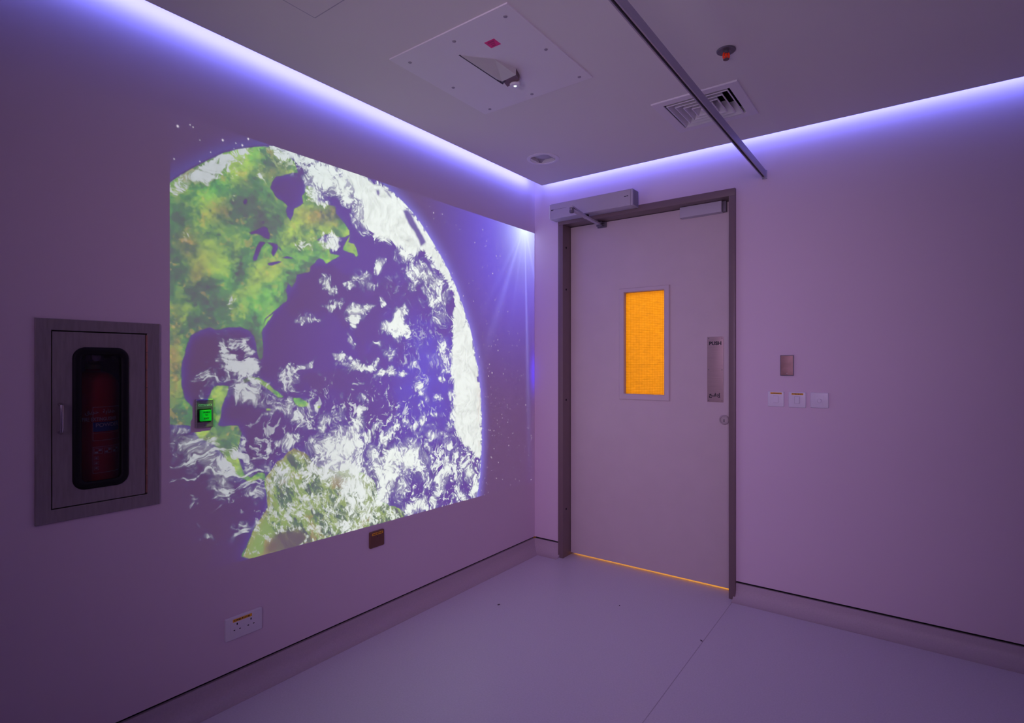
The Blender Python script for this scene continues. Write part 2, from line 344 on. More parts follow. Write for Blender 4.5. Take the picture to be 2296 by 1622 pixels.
ISLANDS=[[-1946,1165,-1917,1177,-1884,1170,-1851,1150,-1824,1123,-1782,1096,-1803,1090,-1837,1118,-1871,1144,-1910,1161,-1936,1152],
 [-1738,1084,-1709,1085,-1671,1060,-1671,1046,-1709,1048,-1731,1060],
 [-1854,1051,-1837,1052,-1836,1043,-1851,1043],
 [-1640,1048,-1616,1047,-1616,1038,-1636,1038],
 [-1465,1794,-1472,1762,-1442,1758,-1427,1736,-1416,1710,-1427,1702,-1442,1718,-1472,1716,-1501,1724,-1494,1743,-1483,1760]]
CLOUD_BANKS=[[-1549,2093,-1478,2089,-1283,2083,-1137,2010,-986,1897,-864,1774,-789,1681,-832,1654,-936,1735,-1006,1802,-1100,1759,-1190,1792,-1267,1811,-1340,1817,-1348,1853,-1418,1846,-1426,1875,-1387,1927,-1433,1972,-1478,2010,-1514,2061],
 [-864,1767,-767,1646,-710,1546,-652,1435,-611,1321,-586,1212,-578,1149,-805,1167,-789,1369,-800,1479,-783,1562,-821,1655],
 [-611,1315,-580,1214,-558,1095,-546,984,-541,873,-543,762,-552,660,-629,725,-710,781,-767,833,-778,893,-789,976,-778,1065,-789,1162,-805,1311]]
CLOUD_GAPS=[[-1823,1908,-1817,1931,-1799,1957,-1767,1977,-1727,1982,-1696,1971,-1684,1954,-1690,1924,-1706,1909,-1703,1887,-1734,1858,-1749,1810,-1761,1813,-1767,1856,-1788,1873,-1814,1888],
 [-1150,1973,-1119,1987,-1091,1959,-1054,1918,-994,1846,-1025,1820,-1063,1875,-1119,1919],
 [-996,1758,-976,1764,-936,1699,-931,1685,-966,1702],
 [-1267,2048,-1254,2048,-1220,2020,-1233,2020],
 [-1316,2036,-1300,2036,-1298,2011,-1308,2009]]
CLOUDS=[(-2064,1911,149,119,14,-23,1),(-2000,1989,65,36,4,-13,0.9),(-2147,1826,48,41,9,-14,0.8),(-1959,1996,61,35,5,-18,0.6),(-1862,1951,18,11,13,-31,0.65),(-1734,2069,91,1,-9,-29,0.9),(-1605,2021,65,-15,-37,-65,1),(-1645,1930,23,17,23,-30,1),(-1677,1961,22,18,22,-28,0.6),(-1578,1740,37,33,20,-17,0.85),(-1690,1710,52,8,0,-23,0.55),(-1494,2015,113,-5,-27,-69,1),(-1969,1728,10,-15,-27,-20,0.35),(-2155,1682,16,-3,-18,-56,0.3),(-1990,1461,20,-1,-8,-45,0.4),(-1397,1915,47,10,0,-81,0.95),(-1980,1828,31,7,0,-21,0.3),(-1605,1904,61,10,-2,-15,0.85),(-1571,1565,13,22,36,-14,0.9),(-1465,1595,32,14,7,-13,0.75),(-1551,1484,11,-14,-41,-24,0.85),(-1703,1415,32,2,0,-14,0.7),(-1427,1452,43,16,15,-34,0.8),(-1645,1413,39,-4,-3,-14,0.6),(-1405,1628,71,9,0,-25,0.45),(-1358,1596,48,5,0,-26,0.4),(-1292,1691,22,-3,-14,-32,0.8),(-1463,1590,29,12,7,-15,0.75),(-1380,1615,48,6,0,-31,0.4),(-1372,1585,64,7,0,-31,0.35),(-1207,1643,52,7,0,-26,0.3),(-1448,1448,32,-14,-19,-28,0.95),(-1387,1464,47,26,11,-15,0.8),(-1426,1418,23,2,0,-37,0.75),(-1283,1518,16,-1,-6,-26,0.7),(-1172,1427,36,-3,-20,-72,1.1),(-1242,1397,43,2,0,-26,0.9),(-1146,1375,55,3,0,-27,0.8),(-1137,1767,56,-15,-35,-52,0.7),(-1063,1682,54,-7,-26,-55,0.65),(-986,1678,49,13,17,-67,0.7),(-926,1643,68,-10,-21,-43,0.75),(-1082,1625,33,-10,-27,-39,0.6),(-885,1582,70,25,36,-65,0.6),(-986,1601,29,8,18,-46,0.7),(-926,1542,58,-9,-17,-35,0.45),(-885,1474,64,-22,-31,-40,0.5),(-853,1293,53,1,0,-80,0.45),(-946,1241,60,-7,-14,-56,0.35),(-1119,1526,113,10,0,-41,0.25),(-1452,1331,13,2,6,-27,0.9),(-1507,1257,41,-12,-6,-14,0.75),(-1403,1208,84,18,5,-15,0.85),(-1441,1227,29,-9,-7,-17,0.8),(-1312,1240,24,0,0,-13,0.85),(-1233,1188,39,-1,0,-23,0.75),(-1308,1323,41,1,0,-16,0.4),(-1267,1298,86,2,0,-64,0.22),(-1025,1311,79,2,0,-84,0.2),(-1082,1227,28,0,0,-27,0.5),(-1499,1250,32,0,0,-15,0.85),(-1426,1213,74,-5,-1,-17,0.9),(-1316,1238,23,0,0,-14,0.9),(-1267,1183,60,0,0,-22,0.85),(-1233,1262,32,9,12,-25,0.6),(-1155,1172,27,-1,0,-17,0.85),(-1077,1229,18,2,6,-24,0.5),(-1426,1135,42,-4,-1,-9,0.6),(-1507,1072,19,-1,0,-18,0.4),(-874,1140,29,0,0,-18,0.85),(-1025,1104,30,17,50,-46,0.4),(-986,1046,29,2,10,-42,0.45),(-1034,1024,14,-3,-5,-17,0.7),(-895,1041,36,-2,0,-21,0.6),(-816,1056,21,-5,-12,-32,0.8),(-926,957,36,-3,0,-18,0.6),(-800,977,22,-4,-9,-36,0.7),(-1410,968,19,-9,-24,-40,0.85),(-864,1215,71,-18,-32,-61,0.35),(-1395,1060,39,-2,0,-31,0.3),(-1448,916,53,-5,0,-43,0.85),(-1478,858,91,-11,0,-67,0.95),(-1360,894,20,-2,0,-22,0.95),(-1326,916,16,-1,0,-19,0.9),(-1332,815,32,1,8,-38,0.9),(-1203,921,24,-2,0,-13,0.9),(-1250,883,29,-16,-46,-56,0.6),(-1082,920,48,-4,0,-20,0.6),(-1025,943,27,-9,-13,-25,0.65),(-1119,924,75,-7,0,-14,0.4),(-946,851,67,-24,-14,-25,0.6),(-864,843,54,-6,0,-22,0.6),(-800,895,45,-3,0,-37,0.6),(-986,884,101,-10,0,-36,0.4),(-1225,736,50,-20,-36,-81,1.05),(-1119,761,62,-24,-39,-84,0.95),(-1063,781,48,-6,0,-35,0.7),(-1300,740,50,-7,0,-64,0.7),(-1448,775,68,-10,0,-55,0.7),(-1006,717,68,-20,-30,-97,0.55),(-832,670,48,-13,-28,-103,0.75),(-885,584,63,-19,-14,-54,0.6),(-936,514,35,-11,-11,-40,0.95),(-1034,513,47,-16,-12,-45,0.9),(-652,613,35,-8,-6,-45,0.9),(-611,520,30,-8,-11,-51,0.95),(-733,588,34,-8,-7,-52,0.55),(-1155,631,54,-16,-21,-88,0.6),(-1267,619,51,-13,-9,-76,0.85),(-1100,499,56,-12,0,-41,0.8),(-733,497,69,-13,0,-38,0.5),(-778,729,67,-16,-15,-56,0.5),(-710,660,68,-18,-20,-72,0.4),(-986,637,81,-13,0,-70,0.4),(-821,809,83,-30,-22,-39,0.5),(-640,758,60,-8,0,-54,0.5),(-1551,871,104,-12,0,-64,0.95),(-1508,758,144,-22,0,-79,1.05),(-1438,674,102,-19,0,-67,0.95),(-1600,982,23,-9,-16,-38,0.8),(-1411,966,20,-11,-27,-36,0.8),(-1447,925,55,-5,0,-44,0.6),(-1632,916,48,-6,0,-35,0.6),(-1767,910,48,11,9,-26,0.65),(-1810,909,18,-2,0,-13,0.7),(-1858,882,52,11,6,-15,0.35),(-1709,1005,58,-24,-13,-31,0.5),(-1525,997,69,-5,0,-43,0.35),(-1910,1114,66,-3,0,-50,0.85),(-1942,1140,38,-1,0,-37,0.45),(-1753,1048,37,-2,0,-27,0.75),(-1709,1025,68,-16,-8,-39,0.5),(-1810,1039,49,-42,-11,-12,0.6),(-1858,1042,41,-3,0,-38,0.35),(-1760,1154,51,-1,0,-59,0.45),(-1767,1204,21,0,0,-20,0.7),(-1738,1207,63,20,4,-11,0.55),(-1678,1227,43,14,5,-13,0.5),(-1803,1064,43,-2,0,-39,0.4),(-1678,1057,46,-3,0,-27,0.4),(-2016,1266,21,0,0,-30,0.75),(-1992,1233,27,-15,-12,-21,0.75),(-1946,1211,51,-9,-6,-36,0.85),(-1927,1301,17,1,0,-37,0.55),(-1992,1306,75,2,0,-43,0.32),(-2068,1191,64,0,0,-41,0.36),(-2016,1185,30,-1,0,-36,0.36),(-2080,1256,35,0,0,-47,0.25),(-1961,1080,31,-2,0,-25,0.35),(-2080,1116,23,-1,0,-24,0.4),(-2102,925,78,-47,-26,-54,0.68),(-2028,826,63,-33,-22,-57,0.72),(-2010,763,43,-7,0,-42,0.6),(-2135,855,41,9,21,-63,0.42),(-2172,917,30,-16,-21,-60,0.35),(-1942,800,25,-4,0,-37,0.35),(-1917,834,29,-5,0,-35,0.6),(-1897,743,53,-10,0,-38,0.45),(-1851,824,20,-3,0,-23,0.6),(-1946,943,22,10,10,-17,0.6),(-1986,880,37,-5,0,-42,0.45),(-2080,595,40,-18,-1,-10,0.5),(-1930,618,45,15,10,-18,0.45),(-1992,633,12,-3,0,-24,0.35),(-2113,730,31,6,11,-35,0.25),(-2193,819,16,-3,0,-17,0.3),(-1767,772,51,-9,0,-46,0.75),(-1824,729,35,-6,0,-38,0.5),(-1709,843,31,-4,0,-20,0.6),(-1663,755,47,-8,0,-48,0.5),(-1632,660,76,9,16,-43,0.55),(-1753,650,44,-9,0,-40,0.45),(-1551,608,48,-24,-25,-54,0.5),(-1429,583,52,-26,-37,-75,0.7),(-1592,554,47,-26,-19,-42,0.55),(-1482,507,75,-41,-18,-37,0.65),(-1463,686,29,-12,-23,-67,0.7),(-1372,670,40,-7,0,-32,0.35),(-1478,567,42,-22,-24,-52,0.6),(-1372,557,37,-19,-29,-59,0.65),(-1738,594,60,-14,0,-40,0.4),(-1824,619,28,-6,0,-38,0.4)]
TINTS=[(-2068,1601,42,-5,-32,-126,'y'),(-1969,1637,26,4,0,-62,'y'),(-2147,1637,46,7,0,-57,'b'),(-2020,1778,61,14,0,-45,'b'),(-1845,1817,69,15,0,-64,'o'),(-1632,1840,109,24,0,-40,'t'),(-1558,1880,21,1,-7,-37,'t'),(-1828,1987,70,20,0,-48,'b'),(-2169,1746,49,10,0,-66,'d'),(-1949,1825,32,7,0,-46,'d'),(-1845,1582,70,33,11,-29,'y'),(-2110,1527,27,-1,-13,-77,'b'),(-2030,1433,61,5,0,-65,'d'),(-1873,1446,62,5,0,-53,'g'),(-1752,1732,43,8,0,-44,'Y'),(-2054,1850,53,39,12,-24,'g'),(-1928,1902,57,35,15,-35,'d'),(-1457,1743,30,5,0,-37,'Y'),(-2151,1409,36,2,0,-71,'y'),(-1721,1794,37,7,0,-23,'Y'),(-2183,1232,21,0,0,-185,'b'),(-2004,961,37,-3,0,-36,'o'),(-2074,980,35,-3,0,-23,'Y'),(-2028,1113,36,-1,0,-36,'Y'),(-1986,856,24,-23,-23,-24,'Y'),(-1904,543,24,-16,-30,-54,'b'),(-1746,516,97,-9,9,-49,'d'),(-1181,510,44,-10,0,-27,'Y'),(-1364,693,32,-5,0,-37,'Y'),(-1731,672,56,8,8,-20,'b')]
STARS=[(-2173,2036,1),(-2133,2054,0.5),(-2123,2049,0.5),(-2101,2012,0.35),(-2021,2037,0.9),(-1926,2072,0.9),(-1949,2041,0.9),(-1973,2041,0.5),(-2064,1980,0.4),(-2185,1921,0.5),(-2101,1936,0.45),(-1980,2019,0.3),(-938,2009,0.8),(-872,2016,0.6),(-936,1978,0.5),(-966,2035,0.4),(-536,1999,0.8),(-607,1912,0.7),(-501,1939,0.7),(-503,1912,0.5),(-513,1906,0.5),(-733,1961,0.5),(-853,1974,0.4),(-764,1980,0.4),(-444,1757,1),(-408,1867,0.8),(-372,1872,0.7),(-480,1739,0.5),(-278,1770,0.5),(-67,1840,0.8),(-537,1781,0.5),(-623,1693,0.5),(-658,1674,0.5),(-705,1600,0.7),(-617,1579,0.6),(-422,1603,0.6),(-345,1585,0.5),(-384,1536,0.6),(-295,1543,0.7),(-334,1678,0.4),(-62,1747,0.4),(-7,1664,0.6),(-124,1893,0.4),(-394,1367,0.6),(-432,1358,0.5),(-457,1328,0.5),(-392,1303,0.6),(-249,1338,0.5),(-67,1338,0.4),(-499,1456,0.5),(-191,1415,0.5),(-101,1668,0.5),(-794,1713,0.6),(-988,1928,0.5),(-845,1806,0.4),(-128,1691,0.5),(-235,1919,0.4),(-449,1172,0.8),(-474,1221,0.5),(-566,1265,0.6),(-450,1170,1),(-484,1151,0.9),(-391,1304,0.6),(-474,1221,0.6),(-338,1163,0.7),(-150,1149,0.6),(-127,1154,0.5),(-566,1264,0.6),(-348,1255,0.4),(-331,1008,0.5),(-300,973,0.6),(-104,960,0.9),(-354,918,0.6),(-350,896,0.6),(-20,869,0.5),(-295,867,0.6),(-399,886,0.5),(-395,866,0.5),(-375,843,0.5),(-469,834,0.8),(-432,827,0.7),(-483,837,0.5),(-42,757,0.6),(-37,741,0.6),(-238,793,0.5),(-284,721,0.9),(-176,709,0.4),(-431,720,0.7),(-459,675,0.8),(-452,669,0.7),(-388,632,0.7),(-407,540,0.7),(-348,525,0.5),(-43,472,0.8),(-215,505,0.5),(-238,580,0.4),(-521,461,0.7),(-457,1043,0.4),(-358,797,0.4),(-206,1066,0.4)]
# ---- the picture the projector throws: painted in wall coordinates (y along the wall, z up), linear light
def paint_earth():
    Y0,Y1,Z0,Z1=-2.215,0.0,.44,2.10
    W,Hh=1560,1170
    rs=np.random.RandomState(7)
    ys=Y0+(np.arange(W)+.5)/W*(Y1-Y0); zs=Z0+(np.arange(Hh)+.5)/Hh*(Z1-Z0)
    Y,Z=np.meshgrid(ys.astype(np.float32),zs.astype(np.float32))
    def noise(s,a=Y,b=Z):
        g=rs.rand(int((Z1-Z0+.8)/s)+4,int((Y1-Y0+.8)/s)+4).astype(np.float32)
        x=(a-Y0+.4)/s; y=(b-Z0+.4)/s
        x=np.clip(x,0,g.shape[1]-2.01); y=np.clip(y,0,g.shape[0]-2.01)
        i=x.astype(np.int32); j=y.astype(np.int32); x=x-i; y=y-j
        x=x*x*(3-2*x); y=y*y*(3-2*y)
        return (g[j,i]*(1-x)+g[j,i+1]*x)*(1-y)+(g[j+1,i]*(1-x)+g[j+1,i+1]*x)*y
    def fbm(s,n,a=Y,b=Z,gain=.55):
        t=0;amp=1;tot=0
        for k in range(n):
            t=t+amp*noise(s,a,b);tot+=amp;amp*=gain;s*=.5
        return t/tot
    def inside(flat,yy=Y,zz=Z):
        p=np.array(flat,float).reshape(-1,2)/1000
        m=np.zeros(yy.shape,bool)
        lo=p.min(0)-.03;hi=p.max(0)+.03
        sel=(yy>lo[0])&(yy<hi[0])&(zz>lo[1])&(zz<hi[1])
        a=yy[sel];b=zz[sel];c=np.zeros(a.shape,bool)
        for (x1,y1),(x2,y2) in zip(p,np.roll(p,-1,0)):
            if y1==y2: continue
            cr=((y1>b)!=(y2>b))&(a<(x2-x1)*(b-y1)/(y2-y1)+x1)
            c^=cr
        m[sel]=c
        return m
    def blur(m,n):
        m=m.astype(np.float32)
        for ax in (0,1):
            for _ in range(2):
                q=np.pad(m,[(n+1,n) if k==ax else (0,0) for k in (0,1)],mode='edge').cumsum(ax,dtype=np.float64)
                d=(q[2*n+1:]-q[:-2*n-1]) if ax==0 else (q[:,2*n+1:]-q[:,:-2*n-1])
                m=(d/(2*n+1)).astype(np.float32)
        return m
    def step(a,b,x):
        t=np.clip((x-a)/(b-a),0,1);return t*t*(3-2*t)
    def lin(r,g,b):
        c=np.array([r,g,b],float)/255
        return np.where(c<.04045,c/12.92,((c+.055)/1.055)**2.4).astype(np.float32)
    def norm(q): return (q-q.mean())/q.std()
    def mix(a,b,t):return a*(1-t[...,None])+b*t[...,None]
    wy=Y+.030*(fbm(.06,4)-.5); wz=Z+.030*(fbm(.06,4)-.5)          # ragged coasts
    cy=Y+.05*(fbm(.09,3)-.5)+.05*(fbm(.03,4)-.5); cz=Z+.05*(fbm(.09,3)-.5)+.05*(fbm(.03,4)-.5)   # wispy clouds
    my=Y+.010*(fbm(.03,3)-.5); mz=Z+.010*(fbm(.03,3)-.5)
    limb=blur(inside(LIMB),1)
    landm=inside(NORTH_LAND,my,mz)|inside(SOUTH_LAND,wy,wz)
    for q in ISLANDS: landm|=inside(q,my,mz)
    for q in LAKES: landm&=~inside(q,Y+.4*(my-Y),Z+.4*(mz-Z))
    land=blur(landm,1)
    left=step(-2.25,-1.0,Y)                                       # the picture is dimmer towards its left side
    # sea
    n1=fbm(.25,5);n2=fbm(.05,5)
    sea=mix(np.broadcast_to(lin(84,62,118),Y.shape+(3,)),lin(90,74,158),step(-2.15,-1.35,Y))
    glow=np.exp(-(((Y+.98)/.30)**2+((Z-1.18)/.36)**2))
    sea=mix(sea,lin(98,92,220),np.clip(glow*(.45+.9*n2)*.75,0,1))
    shelf=blur(landm,16)
    sea=mix(sea,lin(96,90,160),np.clip(shelf*1.6*(.4+n2*.9),0,.6))
    sea=sea*(1-.25*step(.5,.62,n1)[...,None]*.6)
    # land
    n3=fbm(.11,6,gain=.68);n4=fbm(.035,5,gain=.7);n5=fbm(.3,3)
    g=mix(np.broadcast_to(lin(96,146,58),Y.shape+(3,)),lin(122,196,62),step(.38,.62,n5))
    g=mix(g,lin(160,204,62),step(.52,.68,n3)*.75)
    pal={'y':lin(150,185,62),'Y':lin(172,214,92),'b':lin(140,128,104),'o':lin(112,140,68),'t':lin(168,160,88),'d':lin(88,108,74),'g':lin(112,184,70)}
    for a,b,e,f,h,k,c in TINTS:
        a,b,e,f,h,k=[v/1000 for v in (a,b,e,f,h,k)]
        det=e*k-f*h
        u=((wy-a)*k-(wz-b)*h)/det; v=(-(wy-a)*f+(wz-b)*e)/det
        g=mix(g,pal[c],np.exp(-(u*u+v*v))*np.clip(.35+1.1*(n4-.25)+.5*(n3-.5),0,.9))
    g=mix(g,lin(78,100,70),step(.50,.36,n3)*.7)
    g=mix(g,lin(176,160,140),step(.60,.74,n4)*.4*(1-.5*left))
    n6=norm(fbm(.02,4,gain=.75))
    g=g*np.clip(.60+.80*n4+.10*n6,.3,1.5)[...,None]
    south=inside(SOUTH_LAND)
    sm=fbm(.045,6,Y*1.7+Z*.9,Z*.6-Y*.2,gain=.7)
    s=mix(np.broadcast_to(lin(136,172,84),Y.shape+(3,)),lin(70,108,46),step(.42,.56,sm))
    s=mix(s,lin(170,140,110),step(.60,.72,n3)*.5)
    coast=blur(inside(SOUTH_LAND,wy,wz),14)
    s=mix(s,lin(165,150,130),np.clip(1.15-coast*1.15,0,1)*step(-1.45,-1.7,Y)*.9)
    dry=blur(inside(DRY_LAND,wy,wz),8)
    s=mix(s,lin(112,100,96),dry*.85)
    g=np.where(south[...,None],s,g)
    img=mix(sea,g,land)
    # clouds
    dens=np.zeros(Y.shape,np.float32)
    for a,b,e,f,h,k,am in CLOUDS:
        a,b,e,f,h,k=[v/1000 for v in (a,b,e,f,h,k)]
        det=e*k-f*h
        R=2.6*max(abs(e)+abs(h),abs(f)+abs(k))
        i0,i1=np.searchsorted(ys,[a-R,a+R]);j0,j1=np.searchsorted(zs,[b-R,b+R])
        if i1<=i0 or j1<=j0: continue
        dy=cy[j0:j1,i0:i1]-a;dz=cz[j0:j1,i0:i1]-b
        u=(dy*k-dz*h)/det; v=(-dy*f+dz*e)/det
        dens[j0:j1,i0:i1]=np.maximum(dens[j0:j1,i0:i1],am*np.exp(-.8*(u*u+v*v)))
    bank=np.zeros(Y.shape,bool)
    for q in CLOUD_BANKS: bank|=inside(q,my*1+.5*(cy-Y),mz+.5*(cz-Z))
    gap=np.zeros(Y.shape,bool)
    for q in CLOUD_GAPS: gap|=inside(q,my,mz)
    b1=blur(bank,12)
    # streaks run with the wind: stretched noise, normalised to zero mean
    sw=fbm(.14,3);sv=fbm(.14,3);s2=fbm(.045,3);s3=fbm(.045,3)
    qy=Y+.13*(sw-.5)+.045*(s2-.5); qz=Z+.13*(sv-.5)+.045*(s3-.5)             # swirls
    nf=norm(fbm(.030,5,qy*1.2+.3*qz,qz*.9,gain=.70)); nm=norm(fbm(.075,4,qy,qz)); ng=norm(fbm(.013,3,qy*1.4,qz*.8,gain=.8))
    ridge=norm(1-np.abs(2*fbm(.040,5,qy,qz,gain=.68)-1))
    tex=(.52*nf+.42*nm+.48*ng+.42*ridge)
    tex=tex/tex.std()
    cl=step(.26,.82,dens*(1.0+.12*tex)+.20*tex*np.clip(.25+dens*1.8,0,1)*np.clip(dens*9-.6,0,1))
    soft=step(.12,.75,dens+.12*tex*np.clip(dens*2,0,1))*.55                  # thin veils round the dense cores
    cl=np.maximum(cl,soft)
    cl=np.maximum(cl,step(.25,.85,b1*1.08+.26*tex*(b1>.02)*step(1.35,.55,b1)))
    # broken fair-weather cloud over the sea, thick in the lower right
    cover=np.exp(-(((Y+.75)/.55)**2+((Z-.62)/.22)**2))*.95+np.exp(-(((Y+.42)/.20)**2+((Z-1.35)/.50)**2))*.62+np.exp(-(((Y+1.45)/.35)**2+((Z-.95)/.20)**2))*.5+np.exp(-(((Y+1.9)/.22)**2+((Z-.80)/.18)**2))*.5+.16*step(-1.5,-1.1,Y)
    sp=step(1.0,2.3,tex*.9+cover*1.25)*(1-land*.55)
    cl=np.maximum(cl,sp*(.55+.40*step(.2,.8,cover))*step(.05,.25,cover))
    sm3=norm(fbm(.022,5,Y*1.5+.7*Z,Z*.8-.2*Y,gain=.75))+.35*nm
    sm2=step(-.15,1.7,sm3)*.9
    cl=np.maximum(cl,np.where(south,sm2*step(.9,.6,dry),0))
    arctic=np.exp(-(((Y+1.58)/.24)**2+((Z-2.04)/.055)**2))
    cl=np.clip(np.maximum(cl,step(-.2,1.3,tex-.2)*np.clip(arctic*1.2,0,1)*.8),0,1)
    cl=cl*(1-.93*blur(gap,3))
    white=mix(np.broadcast_to(lin(178,198,196),Y.shape+(3,)),lin(224,255,234)*1.06,step(-2.1,-1.15,Y))
    tan=lin(200,176,150)
    white=white*np.clip(1.02+.07*tex,.78,1.1)[...,None]
    wl=mix(white,tan*1.05,step(.45,.75,fbm(.05,5,Y*2.2,Z*.7,gain=.7))*(b1>.4)*step(1.62,1.35,Z)*step(-.62,-.5,Y)*.8)
    img=mix(img,wl,cl)
    rim=blur(inside(LIMB),10)
    img=mix(img,lin(150,160,240),np.clip(1.0-rim,0,.5)*step(-1.5,-.9,Y)*(1-cl)*1.2)
    # space
    rim2=blur(inside(LIMB),30)
    sp1=lin(96,76,118);dark=lin(92,71,119)
    nearsun=np.exp(-(((Y+.22)/.50)**2+(np.maximum(1.95-Z,0)/.55)**2))
    space=mix(np.broadcast_to(dark,Y.shape+(3,)),lin(108,92,222),np.clip(nearsun*1.3,0,1)*step(-1.2,-.85,Y))
    halo=np.clip(rim2*2.0,0,1)
    space=mix(space,mix(np.broadcast_to(lin(92,88,158),Y.shape+(3,)),lin(128,128,228),step(-1.5,-.9,Y)),halo*.95)
    ay,az=-.115,2.115                                             # the sun, just above the picture
    r=np.hypot((Y-ay),(Z-az)*.75); an=np.arctan2(Y-ay,az-Z)
    core=np.exp(-(r/.105)**1.5)*1.1+.45*np.exp(-(r/.23)**2)
    rays=0
    for a0,wd,st,L in ((-.45,.05,.55,.55),(.035,.020,.8,.75),(.34,.05,.6,.30),(-.62,.05,.3,.4),(-.22,.03,.25,.35)):
        rays=rays+st*np.exp(-((an-a0)/wd)**2)*np.exp(-(r/L)**2*1.1)*step(.01,.05,r)
    space=space+(core[...,None]*lin(190,232,225)*1.1+rays[...,None]*lin(150,180,250)*.55*.9)
    bl=np.exp(-(((Y+.004)/.045)**2+((Z-1.17)/.115)**2))
    space=mix(space,lin(84,52,250),np.clip(bl*1.2,0,1))
    img=mix(space,img,limb)
    edge=blur(inside(LIMB),3)
    line=np.clip(1-np.abs(edge-.35)/.35,0,1)*step(-1.4,-1.6,Y)
    img=mix(img,lin(78,64,120),line*.7)
    # stars
    for a,b,s_ in STARS+[(rs.uniform(-620,-5),rs.uniform(470,2000),rs.uniform(.22,.5)) for _ in range(170)]:
        a/=1000;b/=1000
        i=int((a-Y0)/(Y1-Y0)*W);j=int((b-Z0)/(Z1-Z0)*Hh)
        if not(6<i<W-7 and 6<j<Hh-7) or limb[j,i]>.5:continue
        w_=.75+.95*s_
        for dj in range(-6,7):
            for di in range(-6,7):
                k=np.exp(-(di*di*1.1+dj*dj*.8)/(2*w_*w_))*min(1,s_*1.15)
                img[j+dj,i+di]=img[j+dj,i+di]*(1-k)+lin(232,240,242)*k
    return img.astype(np.float32),(Y0,Y1,Z0,Z1)

# ------------------------------------------------------------------ projected picture (real light from the ceiling projector)
LENS=(.783,-1.2965,2.279)
def projector_light():
    img,(Y0,Y1,Z0,Z1)=paint_earth()
    Hh,W,_=img.shape
    ys=Y0+(np.arange(W)+.5)/W*(Y1-Y0); zs=Z0+(np.arange(Hh)+.5)/Hh*(Z1-Z0)
    Y,Z=np.meshgrid(ys,zs)
    base=np.array([.118,.070,.178],np.float32)                   # what the wall shows where the projector sends black
    t=np.maximum(img-base,0)
    frame=(Y>-2.1976)&(Y<-.003)&(Z<2.078)&(Z>.452+.041*(-Y/2.2))
    r=np.sqrt(LENS[0]**2+(Y-LENS[1])**2+(Z-LENS[2])**2)
    t*=((r**3/LENS[0])*frame/8)[...,None]                          # the optics even the picture out over the wall
    im=bpy.data.images.new('projected_picture',W,Hh,float_buffer=True,alpha=False)
    im.colorspace_settings.name='Non-Color'
    px=np.ones((Hh,W,4),np.float32); px[...,:3]=t
    im.pixels.foreach_set(px.ravel()); im.update(); im.pack()
    l=bpy.data.lights.new('projector_beam','SPOT'); l.shadow_soft_size=0.0; l.energy=PROJ_W; l.use_nodes=True
    l.spot_size=R(136); l.spot_blend=0.0
    nt=l.node_tree; N=nt.nodes; L=nt.links
    em=N['Emission']; tc=N.new('ShaderNodeNewGeometry'); s=N.new('ShaderNodeSeparateXYZ'); L.new(tc.outputs['Incoming'],s.inputs[0])
    def mth(op,a,b=None,c=None):
        q=N.new('ShaderNodeMath'); q.operation=op
        for i,v in enumerate((a,b,c)):
            if v is None: continue
            if isinstance(v,(int,float)): q.inputs[i].default_value=v
            else: L.new(v,q.inputs[i])
        return q.outputs[0]
    k=mth('DIVIDE',-LENS[0],s.outputs[0])                         # distance along the ray to the wall x=0
    wy=mth('MULTIPLY_ADD',k,s.outputs[1],LENS[1]); wz=mth('MULTIPLY_ADD',k,s.outputs[2],LENS[2])
    u=mth('MULTIPLY',mth('SUBTRACT',wy,Y0),1/(Y1-Y0)); v=mth('MULTIPLY',mth('SUBTRACT',wz,Z0),1/(Z1-Z0))
    cx=N.new('ShaderNodeCombineXYZ'); L.new(u,cx.inputs[0]); L.new(v,cx.inputs[1])
    ti=N.new('ShaderNodeTexImage'); ti.image=im; ti.extension='CLIP'; ti.interpolation='Linear'; L.new(cx.outputs[0],ti.inputs[0])
    # the chip's own black still leaks a little light, over a raster wider than the picture
    inr=mth('MULTIPLY',mth('LESS_THAN',wz,2.078),mth('GREATER_THAN',wz,mth('MULTIPLY_ADD',wy,-.0186,.452)))
    inr=mth('MULTIPLY',inr,mth('MULTIPLY',mth('LESS_THAN',wy,-.003),mth('GREATER_THAN',wy,-3.4)))
    blk=N.new('ShaderNodeMix'); blk.data_type='RGBA'; blk.inputs[6].default_value=(0,0,0,1); blk.inputs[7].default_value=(.0012,.0011,.0010,1); L.new(inr,blk.inputs[0])
    ad=N.new('ShaderNodeMix'); ad.data_type='RGBA'; ad.blend_type='ADD'; ad.inputs[0].default_value=1; L.new(ti.outputs[0],ad.inputs[6]); L.new(blk.outputs[2],ad.inputs[7])
    L.new(ad.outputs[2],em.inputs['Color']); em.inputs['Strength'].default_value=PROJ_GAIN
    o=bpy.data.objects.new('projector_beam',l); o.location=LENS; COL.objects.link(o)
    o.rotation_euler=Vector((-.80,-.02,-.62)).to_track_quat('-Z','Y').to_euler()
PROJ_W=600.0; PROJ_GAIN=.72
projector_light()

